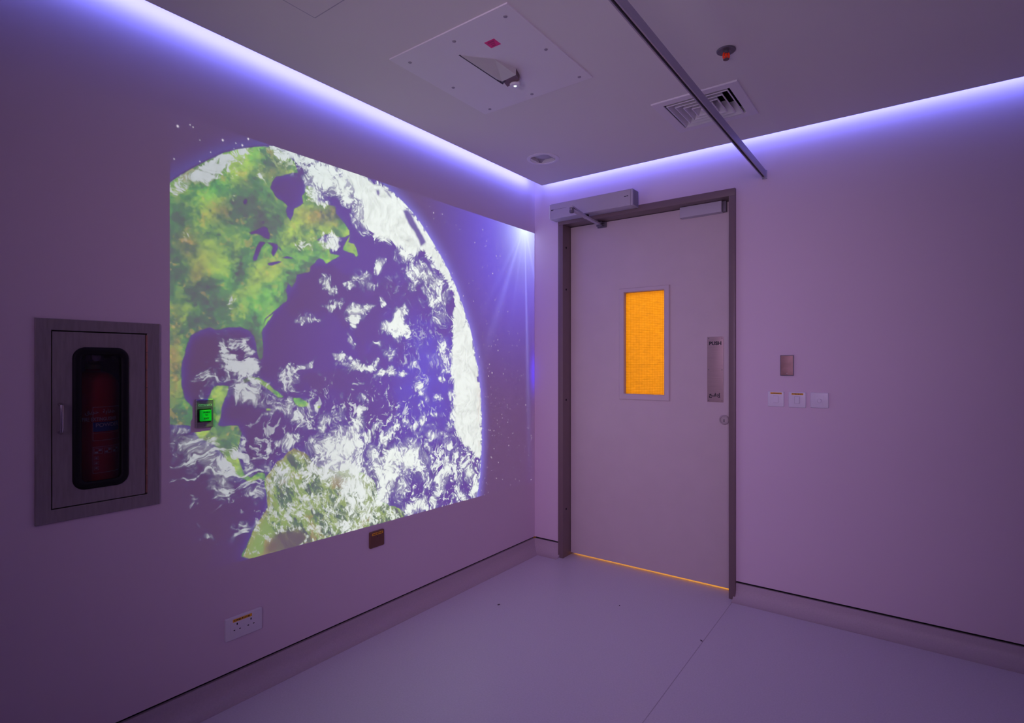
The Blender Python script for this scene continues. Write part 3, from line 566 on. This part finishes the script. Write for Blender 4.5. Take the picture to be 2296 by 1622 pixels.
# ------------------------------------------------------------------ the door
d=thing('door_1','back',(0,0,0),'pale flush door in a dark taupe metal frame, with a small amber window','door',kind='structure')
for a,b in ((.190,.226),(1.2315,1.2635)): box('frame_jamb',(a,b,0,2.098,-.13,.02),M['frame'],d,.002)['label']='dark taupe jamb'
box('frame_head',(.190,1.2635,2.098,2.1365,-.13,.02),M['frame'],d,.002)['label']='dark taupe head'
stops=boxes('door_stop',[(.226,.240,0,2.098,-.145,-.121),(1.218,1.2315,0,2.098,-.145,-.121),(.226,1.2315,2.086,2.098,-.145,-.121)],M['frame'],d)
def door_leaf():
    us=(.2285,.598,.852,1.2295); vs_=(.0155,1.042,1.652,2.0955); bm=bmesh.new()
    for i in range(3):
        for j in range(3):
            if i==1 and j==1: continue
            add_box(bm,us[i],us[i+1],vs_[j],vs_[j+1],-.1145,-.0745)
    bmesh.ops.remove_doubles(bm,verts=bm.verts,dist=1e-5)
    for f in [f for f in bm.faces if sum(1 for g in bm.faces if g is not f and set(g.verts)==set(f.verts))]: 
        if f.is_valid: bm.faces.remove(f)
    return done(bm,'door_leaf',M['door'],d)
leaf=door_leaf()
for v in (1.959,1.694,.995,.303): lathe('silencer',[(.0062,0),(.0062,.0015),(.003,.0025)],M['black'],d,c=(.226,v,-.02),seg=10,axis='u')
frame_ring('glazing_frame',(.5665,.8820,1.0095,1.6765),(.6005,.8492,1.0443,1.6505),-.0745,-.0655,M['door'],d,bev=.004,back=-.098)
slab('glass_pane',.596,.854,1.040,1.655,-.100,-.094,M['obscure'],d)['label']='amber-lit obscure wired glass'
pp=slab('push_plate',1.0925,1.1789,1.0150,1.3711,-.0745,-.0728,M['plate'],d,r=.002,bev=.0006); pp['label']='brushed steel push plate'
text('lettering','PUSH',.0655,.0205,(1.1357,1.3355,-.0725),M['ink'],pp,bold=.045)['label']='black letters reading PUSH'
text('lettering','\uFECA\u0640\u0640\uFED3\uFEA9\uFE87',.0660,.0300,(1.1357,1.0512,-.0725),M['ink'],pp,bold=.04)['label']='black Arabic letters for push'
for u in (1.1000,1.1715):
    for v in (1.0235,1.191,1.3625): lathe('screw',[(.0030,0),(.0026,.0010),(.0004,.0012)],M['dgrey'],pp,c=(u,v,-.0728),seg=10)
lk=lathe('lock_cylinder',[(.0262,0),(.0262,.0045),(.0235,.0070),(.0205,.0070),(.0185,.0045),(.0175,.0045),(.0170,.0052),(.0005,.0055)],M['lockm'],d,c=(1.1834,.9215,-.0745),seg=36)
lk['label']='chrome lock cylinder'
slab('keyhole',1.1817,1.1857,.9085,.9255,-.0692,-.0686,M['ink'],lk,r=.0015)
# automatic door operator above the door
op=thing('door_operator','back',(.45,0,2.165),'long pale grey automatic door operator box with a hinged arm above the door','door opener')
def OP(u,v): return u-.45,v-2.165
z0,z1=2.1195-2.165,2.213-2.165
slab('housing',.186-.45,.718-.45,z0,z1,.0215,.1005,M['grey'],op,r=.004,bev=.005)
boxes('back_plate',[(.19-.45,.715-.45,2.139-2.165,2.21-2.165,0.0005,.0215)],M['grey'],op)
slab('end_cap',.1725-.45,.1855-.45,z0-.0006,z1+.0006,.0215,.1003,M['white'],op,r=.006,bev=.012)
ec=slab('end_cap',.7185-.45,.7315-.45,z0-.0006,z1+.0006,.0215,.1000,M['grey'],op,r=.004,bev=.004); ec['label']='ribbed bluish end cap'
for k in range(7): box('rib',(.7315-.45,.7327-.45,z0+.004,z1-.004,.030+k*.0095,.0335+k*.0095),M['dgrey'],ec)
box('panel_joint',(.188-.45,.30-.45,2.1752-2.165,2.1766-2.165,.1004,.1008),M['dgrey'],op)
boxes('badge',[(-.258,-.250,.0055,.0125,.1004,.1009),(-.248,-.2435,.007,.0125,.1004,.1009)],M['ink'],op)
boxes('badge',[(.230,.243,.0065,.0115,.1004,.1009),(.245,.254,.008,.0125,.1004,.1009)],M['ink'],op)
W2L=lambda x,y,z:(x-.45,z-2.165,-y)
lathe('spindle',[(.012,0),(.012,-.016),(.008,-.022)],M['black'],op,c=W2L(.42,-.063,2.1195),seg=16,axis='v')
def bar(name,p,q,w,h,m,parent):
    p=Vector(W2L(*p)); q=Vector(W2L(*q)); dd=(q-p).normalized(); up=Vector((0,1,0)); sd=dd.cross(up).normalized(); up=sd.cross(dd)
    bm=bmesh.new(); L0=(q-p).length; rings=[]
    for t,s in ((-.6*w,.45),(-.35*w,.85),(0,1),(L0,1),(L0+.35*w,.85),(L0+.6*w,.45)):
        c=p+dd*t; rings.append([c+sd*w/2*s*a+up*h/2*b for a,b in ((-1,-1),(1,-1),(1,1),(-1,1))])
    loft(bm,rings); return done(bm,name,m,parent,smooth=True)
bar('main_arm',(.42,-.063,2.100),(.480,-.345,2.092),.026,.009,M['grey'],op)
bar('forearm',(.480,-.345,2.078),(.452,.040,2.078),.022,.010,M['grey'],op)
lathe('elbow',[(.001,.013),(.012,.012),(.0135,.006),(.0135,-.020),(.010,-.024),(.001,-.0245)],M['dgrey'],op,c=W2L(.480,-.345,2.084),seg=20,axis='v')
sh=boxes('arm_shoe',[(.423-.45,.484-.45,2.062-2.165,2.096-2.165,-.0743,-.066)],M['dgrey'],op,.002)
boxes('pivot_fork',[(.434-.45,.472-.45,2.066-2.165,2.072-2.165,-.066,-.028),(.434-.45,.472-.45,2.084-2.165,2.090-2.165,-.066,-.028)],M['dgrey'],op,.001)
# electromagnetic lock at the closing side of the door head
ml=thing('magnetic_lock','back',(1.066,-.0,2.066),'flat pale grey magnetic lock box at the top right of the door','lock')
slab('housing',.953-1.066,1.1795-1.066,2.0375-2.066,2.0965-2.066,-.0742,-.034,M['grey'],ml,r=.002,bev=.002)
slab('bracket',1.181-1.066,1.199-1.066,2.040-2.066,2.0965-2.066,-.0742,-.050,M['dgrey'],ml,r=.001,bev=.001)

# ------------------------------------------------------------------ back wall fittings
def smudges(name,u0,u1,v0,v1,n,k,parent,seed):
    """the unreadable print of a tiny label: broken dark dashes"""
    rnd=random.Random(seed); bs=[]; u=u0+.06*(u1-u0)
    while u<u1-.10*(u1-u0):
        w=rnd.uniform(.03,.09)*(u1-u0); c=(v0+v1)/2+rnd.uniform(-.06,.06)*(v1-v0); h=rnd.uniform(.16,.26)*(v1-v0)
        bs.append((u,u+w,c-h,c+h,n,n+.0002)); u+=w+rnd.uniform(.015,.04)*(u1-u0)
    o=boxes(name,bs,M['ink'],parent); o['label']='smudged illegible dark print'
t=thing('metal_wall_plate','back',(1.5056,0,1.2160),'small upright smudged metal blank plate above the light switches','wall plate')
slab('plate',-.0278,.0278,-.0480,.0480,.002,.0085,M['copper'],t,r=.001,bev=.001)
frame_ring('edge',(-.0302,.0302,-.0507,.0507),(-.0280,.0280,-.0482,.0482),0,.0080,M['dgrey'],t)
for v in (-.040,): lathe('screw',[(.0022,0),(.0018,.0008),(.0003,.001)],M['chrome'],t,c=(0,v,.0085),seg=10)
def wall_switch(u,v,w,h,label,kind,seed):
    t=thing('light_switch' if kind!='dimmer' else 'dimmer_switch','back',(u,0,v),label,'switch','switches in a row beside the door')
    slab('plate',-w/2,w/2,-h/2,h/2,0,.0095,M['white'],t,r=.004,bev=.004)
    if kind=='dimmer':
        slab('module',-.0185,.0185,-.020,.022,.0095,.0105,M['white'],t,r=.001,bev=.0006)
        lathe('knob',[(.0095,0),(.0095,.008),(.008,.0105),(.0005,.011)],M['white'],t,c=(.001,-.002,.0105),seg=24)
    else:
        slab('rocker_frame',-.020,.016,-.021,.0205,.0095,.0103,M['white'],t,r=.001,bev=.0005)
        slab('rocker_gap',-.0114,.0119,-.0178,.0178,.0102,.0106,M['grey'],t)
        bm=bmesh.new(); a,b=(-.010,.0105); hi,lo=(.0170,.0110) if kind=='right' else (.0110,.0170)
        loft(bm,[[(a,-.0165,.0100),(b,-.0165,.0100),(b,.0165,.0100),(a,.0165,.0100)],[(a,-.0165,lo),(b,-.0165,hi),(b,.0165,hi),(a,.0165,lo)]])
        done(bm,'rocker',M['white'],t)
        lb=slab('label_strip',-.0245,.0275,.0245,.0330,.0093,.0098,M['yellow'],t); lb['label']='yellow paper label'
        smudges('print',-.0245,.0275,.0245,.0330,.0098,8,lb,seed)
wall_switch(1.4555,1.0480,.0750,.0755,'white rocker light switch with a yellow label, next to the door frame','left',3)
wall_switch(1.5515,1.0475,.0770,.0760,'white rocker light switch with a yellow label, between the other switch and the dimmer','right',5)
wall_switch(1.6475,1.0490,.0780,.0740,'white square dimmer with a round knob and no label, farthest from the door','dimmer',0)

# ------------------------------------------------------------------ left wall fittings
def socket_face(parent,cu,cv,first):
    f=slab('socket_face',cu-.026,cu+.026,cv-.022,cv+.022,.0088,.0096,M['white'],parent,r=.002,bev=.0005)
    bs=[(cu-.0022,cu+.0022,cv+.006,cv+.0135,.0090,.0098),(cu-.0135,cu-.0075,cv-.0125,cv-.0090,.0090,.0098),(cu+.0075,cu+.0135,cv-.0125,cv-.0090,.0090,.0098)]
    for b in bs: box('pin_hole',b,M['ink'],f)
so=thing('double_socket','left',(0,-1.9455,.2510),'white double wall socket with a yellow label, low on the left wall','socket')
slab('plate',-.0700,.0700,-.0415,.0415,0,.009,M['white'],so,r=.004,bev=.003)
for cu in (-.0275,.0250): socket_face(so,cu,.0035,1)
lb=slab('label_strip',-.0435,.0285,.0225,.0330,.0090,.0098,M['yellow'],so); lb['label']='yellow paper label'
smudges('print',-.0435,.0285,.0225,.0330,.0098,8,lb,9)
br=thing('bronze_outlet_plate','left',(0,-1.3160,.4115),'dark bronze square outlet plate with a yellow label, just under the projected picture','outlet')
slab('plate',-.0420,.0420,-.0375,.0375,0,.009,M['bronze'],br,r=.006,bev=.003)
frame_ring('outlet_bezel',(-.018,.018,-.020,.016),(-.015,.015,-.017,.013),.0086,.0094,M['bronze'],br,ro=.015,ri=.012)
slab('outlet_slot',-.003,.003,.009,.0115,.0088,.0094,M['ink'],br)
lb=slab('label_strip',-.0310,.0330,.0200,.0310,.0090,.0097,M['yellow'],br); lb['label']='yellow paper label'
smudges('print',-.0310,.0330,.0200,.0310,.0097,8,lb,13)
ex=thing('exit_button','left',(0,-2.0880,1.0495),'dark steel plate with a lit green PUSH TO EXIT button, over the projected picture','button')
slab('plate',-.0300,.0300,-.0500,.0500,0,.009,M['steel'],ex,r=.0015,bev=.003)
st=slab('label_strip',-.0215,.0240,.0260,.0325,.0090,.0094,M['lblstrip'],ex); st['label']='pale greenish label strip'
smudges('print',-.0215,.0240,.0260,.0325,.0094,6,st,21)
slab('button_housing',-.0245,.0200,-.0305,.0160,.009,.0120,M['black'],ex,r=.002,bev=.001)
bt=slab('button_cap',-.0190,.0165,-.0262,.0128,.0120,.0245,M['button'],ex,r=.002,bev=.003); bt['label']='lit green push button'
for tx,w,h,v in (('PUSH',.021,.0052,.0045),('TO',.0095,.0052,-.0055),('EXIT',.018,.0056,-.0165)):
    text('lettering',tx,w,h,(-.0012,v,.0247),M['inkgreen'],bt,bold=.05)
for v in (.0415,-.0415): lathe('screw',[(.0024,0),(.002,.0008),(.0003,.001)],M['chrome'],ex,c=(0,v,.009),seg=10)

# recessed fire extinguisher cabinet
CY,CZ=-2.3933,1.0585
cb=thing('extinguisher_cabinet','left',(0,CY,CZ),'recessed steel fire extinguisher cabinet with a black-edged window in its door','cabinet')
frame_ring('frame',(-.1611,.1613,-.2985,.2985),(-.1245,.1250,-.2600,.2645),.0,.008,M['cab'],cb,bev=.0015,back=-.012)
bm=bmesh.new(); add_box(bm,-.1250,.1255,-.2598,.2655,-.165,-.0005); bm.faces.ensure_lookup_table()
bmesh.ops.delete(bm,geom=[f for f in bm.faces if f.calc_center_median().z>-.001],context='FACES'); done(bm,'liner',M['inside'],cb)
WO=(-.0745,.0725,-.2150,.2165)   # window cut-out
dr=frame_ring('cabinet_door',(-.1218,.1195,-.2570,.2612),(WO[0]+.006,WO[1]-.006,WO[2]+.006,WO[3]-.006),-.004,.0062,M['cab'],cb,ri=.030,ro=.001,bev=.0008,back=-.003)
def gasket():
    bm=bmesh.new(); rings=[]
    for k in range(9):
        t=R(180*k/8); ins=.0115*(1-math.cos(t)); n=.0062+.0075*math.sin(t)
        rings.append([(u,v,n) for u,v in rr(WO[0]+ins,WO[1]-ins,WO[2]+ins,WO[3]-ins,.034-ins*.85,10)])
    loft(bm,rings,False,False); return done(bm,'window_gasket',M['rubber'],dr,smooth=True)
gasket()['label']='thick black rubber window gasket'
slab('window_pane',WO[0]+.012,WO[1]-.012,WO[2]+.012,WO[3]-.012,.0020,.0045,M['pane'],dr,r=.024)
hd=tube('door_handle',[(-.1052,.047,.0062),(-.1052,.0475,.020),(-.1052,.0440,.0265),(-.1052,.030,.0275),(-.1052,-.018,.0275),(-.1052,-.0325,.0265),(-.1052,-.0362,.020),(-.1052,-.0358,.0062)],.0047,M['chrome'],dr,seg=12)
hd['label']='short chrome pull handle'
for k in range(9): tube('hinge_knuckle',[(.1228,-.2540+k*.0572,.0058),(.1228,-.2540+k*.0572+.0555,.0058)],.0027,M['hinge'],cb,seg=8)
# the extinguisher inside
EX=(-.088,-2.3870)
fe=thing('fire_extinguisher','world',(EX[0],EX[1],.7985),'dark red fire extinguisher standing behind the cabinet window','extinguisher')
RB=.068
lathe('cylinder',[(.060,.004),(.066,.008),(RB,.018),(RB,.352),(.064,.372),(.050,.390),(.030,.401),(.020,.404),(.020,.412)],M['red'],fe,seg=40)
lathe('valve_collar',[(.021,.410),(.021,.424),(.016,.427),(.016,.438)],M['brass'],fe,seg=24)
boxes('valve_block',[(-.016,.016,-.026,.026,.436,.458)],M['dgrey'],fe,.003)
boxes('carrying_handle',[(-.007,.007,-.070,.030,.455,.461)],M['black'],fe,.002)
boxes('squeeze_lever',[(-.007,.007,-.066,.030,.473,.479),(-.005,.005,.012,.028,.458,.474)],M['black'],fe,.002)
lathe('pressure_gauge',[(.001,0),(.013,0),(.014,.004),(.013,.009),(.001,.0095)],M['chrome'],fe,c=(.016,.0,.447),seg=20,axis='u')
tube('hose',[(0,.028,.446),(.004,.048,.452),(.010,.062,.435),(.012,.076,.38),(.010,.0775,.25),(.008,.0770,.12)],.006,M['black'],fe,seg=8)
def wrapped(name,y0,y1,z0,z1,m,parent,lift=.0006):
    bm=bmesh.new(); n=max(2,int(abs(y1-y0)/.006)+1); rows=[]
    for z in (z0,z1):
        rows.append([bm.verts.new(((RB+lift)*math.cos(a),(RB+lift)*math.sin(a),z)) for a in [ (y0+(y1-y0)*k/n)/RB for k in range(n+1)]])
    for k in range(n): bm.faces.new((rows[0][k],rows[0][k+1],rows[1][k+1],rows[1][k]))
    return done(bm,name,m,parent)
def wrapped_many(name,rects,m,parent,lift=.0009,label=None):
    bm=bmesh.new()
    for y0,y1,z0,z1 in rects:
        n=max(1,int(abs(y1-y0)/.008)+1)
        lo=[bm.verts.new(((RB+lift)*math.cos(a),(RB+lift)*math.sin(a),z0)) for a in [(y0+(y1-y0)*k/n)/RB for k in range(n+1)]]
        hi=[bm.verts.new(((RB+lift)*math.cos(a),(RB+lift)*math.sin(a),z1)) for a in [(y0+(y1-y0)*k/n)/RB for k in range(n+1)]]
        for k in range(n): bm.faces.new((lo[k],lo[k+1],hi[k+1],hi[k]))
    o=done(bm,name,m,parent)
    if label: o['label']=label
    return o
ZB=-.7985
warp=lambda p:((RB+.0011)*math.cos(p[0]/RB),(RB+.0011)*math.sin(p[0]/RB),p[1])
text('lettering','FIRE EXTINGUISHER',.096,.0115,(.000,1.0520+ZB,0),M['lblwhite'],fe,bold=.02,warp=warp)['label']='white letters reading FIRE EXTINGUISHER'
text('lettering','\uFED6\uFEF3\uFEAE\uFEA3  \uFE94\uFEF3\uFE8E\uFED4\uFEC3',.082,.0175,(.000,1.0735+ZB,0),M['lblwhite'],fe,bold=.012,warp=warp)['label']='white Arabic letters for fire extinguisher'
bb=wrapped('label_band',-.0215,.062,1.0130+ZB,1.0425+ZB,M['lblblue'],fe); bb['label']='dark blue label band'
text('lettering','POWDER',.072,.0120,(.022,1.0335+ZB,0),M['lblwhite'],bb,bold=.02,warp=warp)['label']='pale letters reading POWDER'
def rect_lines(y0,y1,z0,z1,w=.0011): return [(y0,y0+w,z0,z1),(y1-w,y1,z0,z1),(y0,y1,z0,z0+w),(y0,y1,z1-w,z1)]
wrapped_many('label_border',rect_lines(-.0215,.066,.985+ZB,1.090+ZB)+[(-.0215,.066,1.0080+ZB,1.0088+ZB)],M['lblwhite'],fe)
lowl=rect_lines(-.0215,.066,.884+ZB,.966+ZB)
wrapped_many('label_border',lowl,M['lblwhite'],fe)
for k in range(3): wrapped_many('pictogram',rect_lines(-.0185+k*.0265,.0035+k*.0265,.9440+ZB,.9610+ZB,.0009)+[(-.016+k*.0265,-.008+k*.0265,.9462+ZB,.9515+ZB),(-.007+k*.0265,.001+k*.0265,.9525+ZB,.9580+ZB)],M['lblwhite'],fe)
for k in range(3): wrapped_many('pictogram',rect_lines(-.0180,-.0065,.9255-k*.0155+ZB,.9365-k*.0155+ZB,.0007)+[(-.0150,-.0095,.9285-k*.0155+ZB,.9335-k*.0155+ZB)],M['lblwhite'],fe)

# ------------------------------------------------------------------ ceiling fittings
C0=(0,0,CEIL)
pn=thing('ceiling_panel','ceil',(.771,-1.4085,CEIL),'large square white ceiling panel screwed up around the projector','panel')
slab('panel',-.2715,.2715,-.2640,.2640,0,.0045,M['panel'],pn)
for x,y in ((.9924,-1.6325),(.7720,-1.6277),(.5540,-1.6240),(.5557,-1.3955),(.9952,-1.4032),(.9964,-1.1718),(.7751,-1.1670),(.5551,-1.1640)):
    lathe('screw',[(.0068,0),(.0060,.0015),(.0008,.0022)],M['screw'],pn,c=(y+1.4085,x-.771,.0045),seg=12)
sk=slab('sticker',-1.5610+1.4085,-1.5215+1.4085,.8480-.771,.8905-.771,.0045,.0049,M['pink'],pn); sk['label']='bright pink square sticker'
rnd=random.Random(4)
boxes('sticker_print',[(-.146+.0105*k,-.139+.0105*k,.086+.004*(k%2),.112-.005*(k%3),.0049,.0050) for k in range(3)],mat('sticker_ink',(.55,.005,.14),.6,noise=.1,scale=90),pn)
pr=thing('projector','world',(.79,-1.43,CEIL-.0045),'white projector tilted down out of the ceiling panel towards the left wall','projector')
def hexa(name,bot,m,parent,zt=CEIL-.0046,shift=(0,0)):
    o=Vector((.79,-1.43,CEIL-.0045)); bm=bmesh.new()
    loft(bm,[[Vector(p)-o for p in bot],[Vector((p[0]+shift[0],p[1]+shift[1],zt))-o for p in bot]]); return done(bm,name,m,parent)
zz=CEIL-.0058
slabz=lambda *p:p
hexa('body',[(.7335,-1.551,zz),(.815,-1.461,zz),(.8390,-1.3643,2.290),(.7684,-1.3558,2.290),(.735,-1.349,zz-.001)],M['pwhite'],pr)
hexa('slot_shade',[(.7275,-1.556,zz+.0009),(.7345,-1.556,zz+.0009),(.7345,-1.300,zz+.0009),(.7275,-1.300,zz+.0009)],M['dark'],pr)  # dark sheet in place of the shaded opening; the panel is not cut
hexa('lens_recess',[(.7695,-1.3550,2.2925),(.8385,-1.3630,2.2925),(.8230,-1.3200,2.2935),(.7560,-1.3060,2.2935)],M['brown'],pr)
hexa('lens_gap_shade',[(.7560,-1.3560,2.2960),(.7690,-1.3570,2.2900),(.7800,-1.3500,2.2905),(.7560,-1.3330,2.2960)],M['dark'],pr)  # dark sliver painted as the shadow beside the lens
lo=Vector((.79,-1.43,CEIL-.0045)); lc=Vector((.7925,-1.3055,2.2925))-lo
lb_=lathe('lens_barrel',[(.021,.020),(.021,-.002),(.018,-.006),(.012,-.0065)],M['white'],pr,c=tuple(lc),seg=28)
lathe('lens_glass',[(.0062,-.0062),(.005,-.0080),(.0005,-.0088)],M['lens'],lb_,c=tuple(lc),seg=20)['label']='glowing lens'
ht=thing('access_hatch','ceil',(.75,-2.2290,CEIL),'flush square ceiling hatch with a thin shadow line, beside the left cove','hatch')
slab('hatch_panel',-.2475,.2475,-.2475,.2475,.0002,.0015,M['ceil'],ht,r=.003)
frame_ring('shadow_gap',(-.2515,.2515,-.2515,.2515),(-.2475,.2475,-.2475,.2475),.0001,.0008,M['seam'],ht)
# four-way air diffuser
vd=thing('air_diffuser','ceil',(1.297,-.614,CEIL),'square white four-way air diffuser with nested louvres behind the curtain rail','air vent')
frame_ring('frame',(-.1745,.1745,-.1745,.1745),(-.1345,.1345,-.1340,.1340),0,.006,M['white'],vd,bev=.002,back=-.03)
def blade(h,name='louvre'):
    bm=bmesh.new(); rings=[]
    for a,n in ((h,.0065),(h-.004,.0085),(h-.031,-.042),(h-.0285,-.0435),(h-.001,.0045)):
        rings.append([(a,a,n),(-a,a,n),(-a,-a,n),(a,-a,n)])
    rings.append(rings[0]); loft(bm,rings,False,False); return done(bm,name,M['white'],vd)
for h in (.1265,.0995,.0725,.0455): blade(h)
slab('centre_plate',-.014,.014,-.014,.014,-.012,.0075,M['white'],vd,bev=.001)
bm=bmesh.new(); add_box(bm,-.1345,.1345,-.1335,.1335,-.10,-.0301)
bmesh.ops.delete(bm,geom=[f for f in bm.faces if f.calc_center_median().z>-.031],context='FACES'); done(bm,'plenum',M['plenum'],vd)
dl=thing('downlight','ceil',(.414,-.533,CEIL),'round recessed ceiling downlight, unlit, with a mirror reflector near the corner','light')
lathe('trim_ring',[(.0860,0),(.0860,.002),(.0790,.0035),(.0690,.0028),(.0670,0),(.0670,-.004)],M['panel'],dl,seg=48,caps=False)
lathe('reflector',[(.0670,-.001),(.0630,-.010),(.0560,-.017)],M['reflector'],dl,seg=48,caps=False)
lathe('diffuser',[(.0560,-.0172),(.040,-.0130),(.020,-.0105),(.0005,-.0098)],mat('frosted_lens',(.45,.42,.50),.35,noise=.02,scale=40),dl,seg=32)
sp=thing('fire_sprinkler','ceil',(1.494,-1.019,CEIL),'fire sprinkler with a red bulb and a dull metal plate on the ceiling','sprinkler')
lathe('escutcheon',[(.0320,0),(.0320,.0025),(.0295,.0045),(.0250,.0030),(.0150,.0015),(.0085,.0015),(.0080,.010)],M['dgrey'],sp,seg=36)
lathe('inlet',[(.0085,.001),(.0085,.009),(.0065,.011)],M['dgrey'],sp,seg=20)
for a in (-1,1): tube('yoke_arm',[(a*r*.59,a*r*.80,n) for r,n in ((.0070,.009),(.0100,.015),(.0097,.025),(.005,.031))],.0031,M['redglass'],sp,seg=8)
lathe('glass_bulb',[(.0008,.009),(.0046,.012),(.0056,.019),(.0044,.026),(.0008,.029)],M['redglass'],sp,seg=16)['label']='red glass bulb'
lathe('deflector',[(.0005,.0295),(.0095,.0305),(.0105,.0315),(.0095,.0328),(.0005,.0332)],M['brown'],sp,seg=20)
# curtain rail
cr=thing('curtain_rail','world',(1.4025,-2.3,2.1795),'straight grey metal curtain rail hung below the ceiling, fixed to the back wall','curtain rail')
L_=-ROOM_Y-.004; 
bm=bmesh.new(); y0,y1=ROOM_Y+.002+2.3,-.003+2.3
prof=[(-.0085,.0175),(.0085,.0175),(.0085,-.0175),(.0042,-.0175),(.0042,-.010),(-.0042,-.010),(-.0042,-.0175),(-.0085,-.0175)]
loft(bm,[[(x,y,z) for x,z in prof] for y in (y0,y1)]); done(bm,'rail',M['rail'],cr)
box('runner_slot',(-.0042,.0042,y0,y1-.002,-.0115,-.0101),M['dark'],cr)
boxes('wall_bracket',[(-.0115,.0115,2.3-.006,2.3,-.0215,.0215),(-.0102,.0102,2.3-.016,2.3-.009,-.0192,.0192)],M['rail'],cr,.001)

# ------------------------------------------------------------------ crumbs on the floor
def crumb(x,y,s,label,seed):
    rnd=random.Random(seed); bm=bmesh.new(); bmesh.ops.create_icosphere(bm,subdivisions=1,radius=1)
    for v in bm.verts: v.co=Vector((v.co.x*s*1.5,v.co.y*s*.8,max(v.co.z,-.4)*s*.35+s*.14))*rnd.uniform(.75,1.2)
    lo=min(v.co.z for v in bm.verts)
    for v in bm.verts: v.co.z-=lo
    o=done(bm,'floor_crumb',M['crumb']); o.location=(x,y,.0005); o.rotation_euler=(0,0,rnd.uniform(0,3)); tag(o,label,'crumb','crumbs on the floor')
crumb(.8116,-.4364,.0042,'tiny dark crumb on the floor in front of the door',1)
crumb(.3134,-.7908,.0060,'small curled dark fleck on the floor nearest the projected wall',2)
crumb(1.2590,-.5500,.0055,'small crumb lying on the floor seam',3)
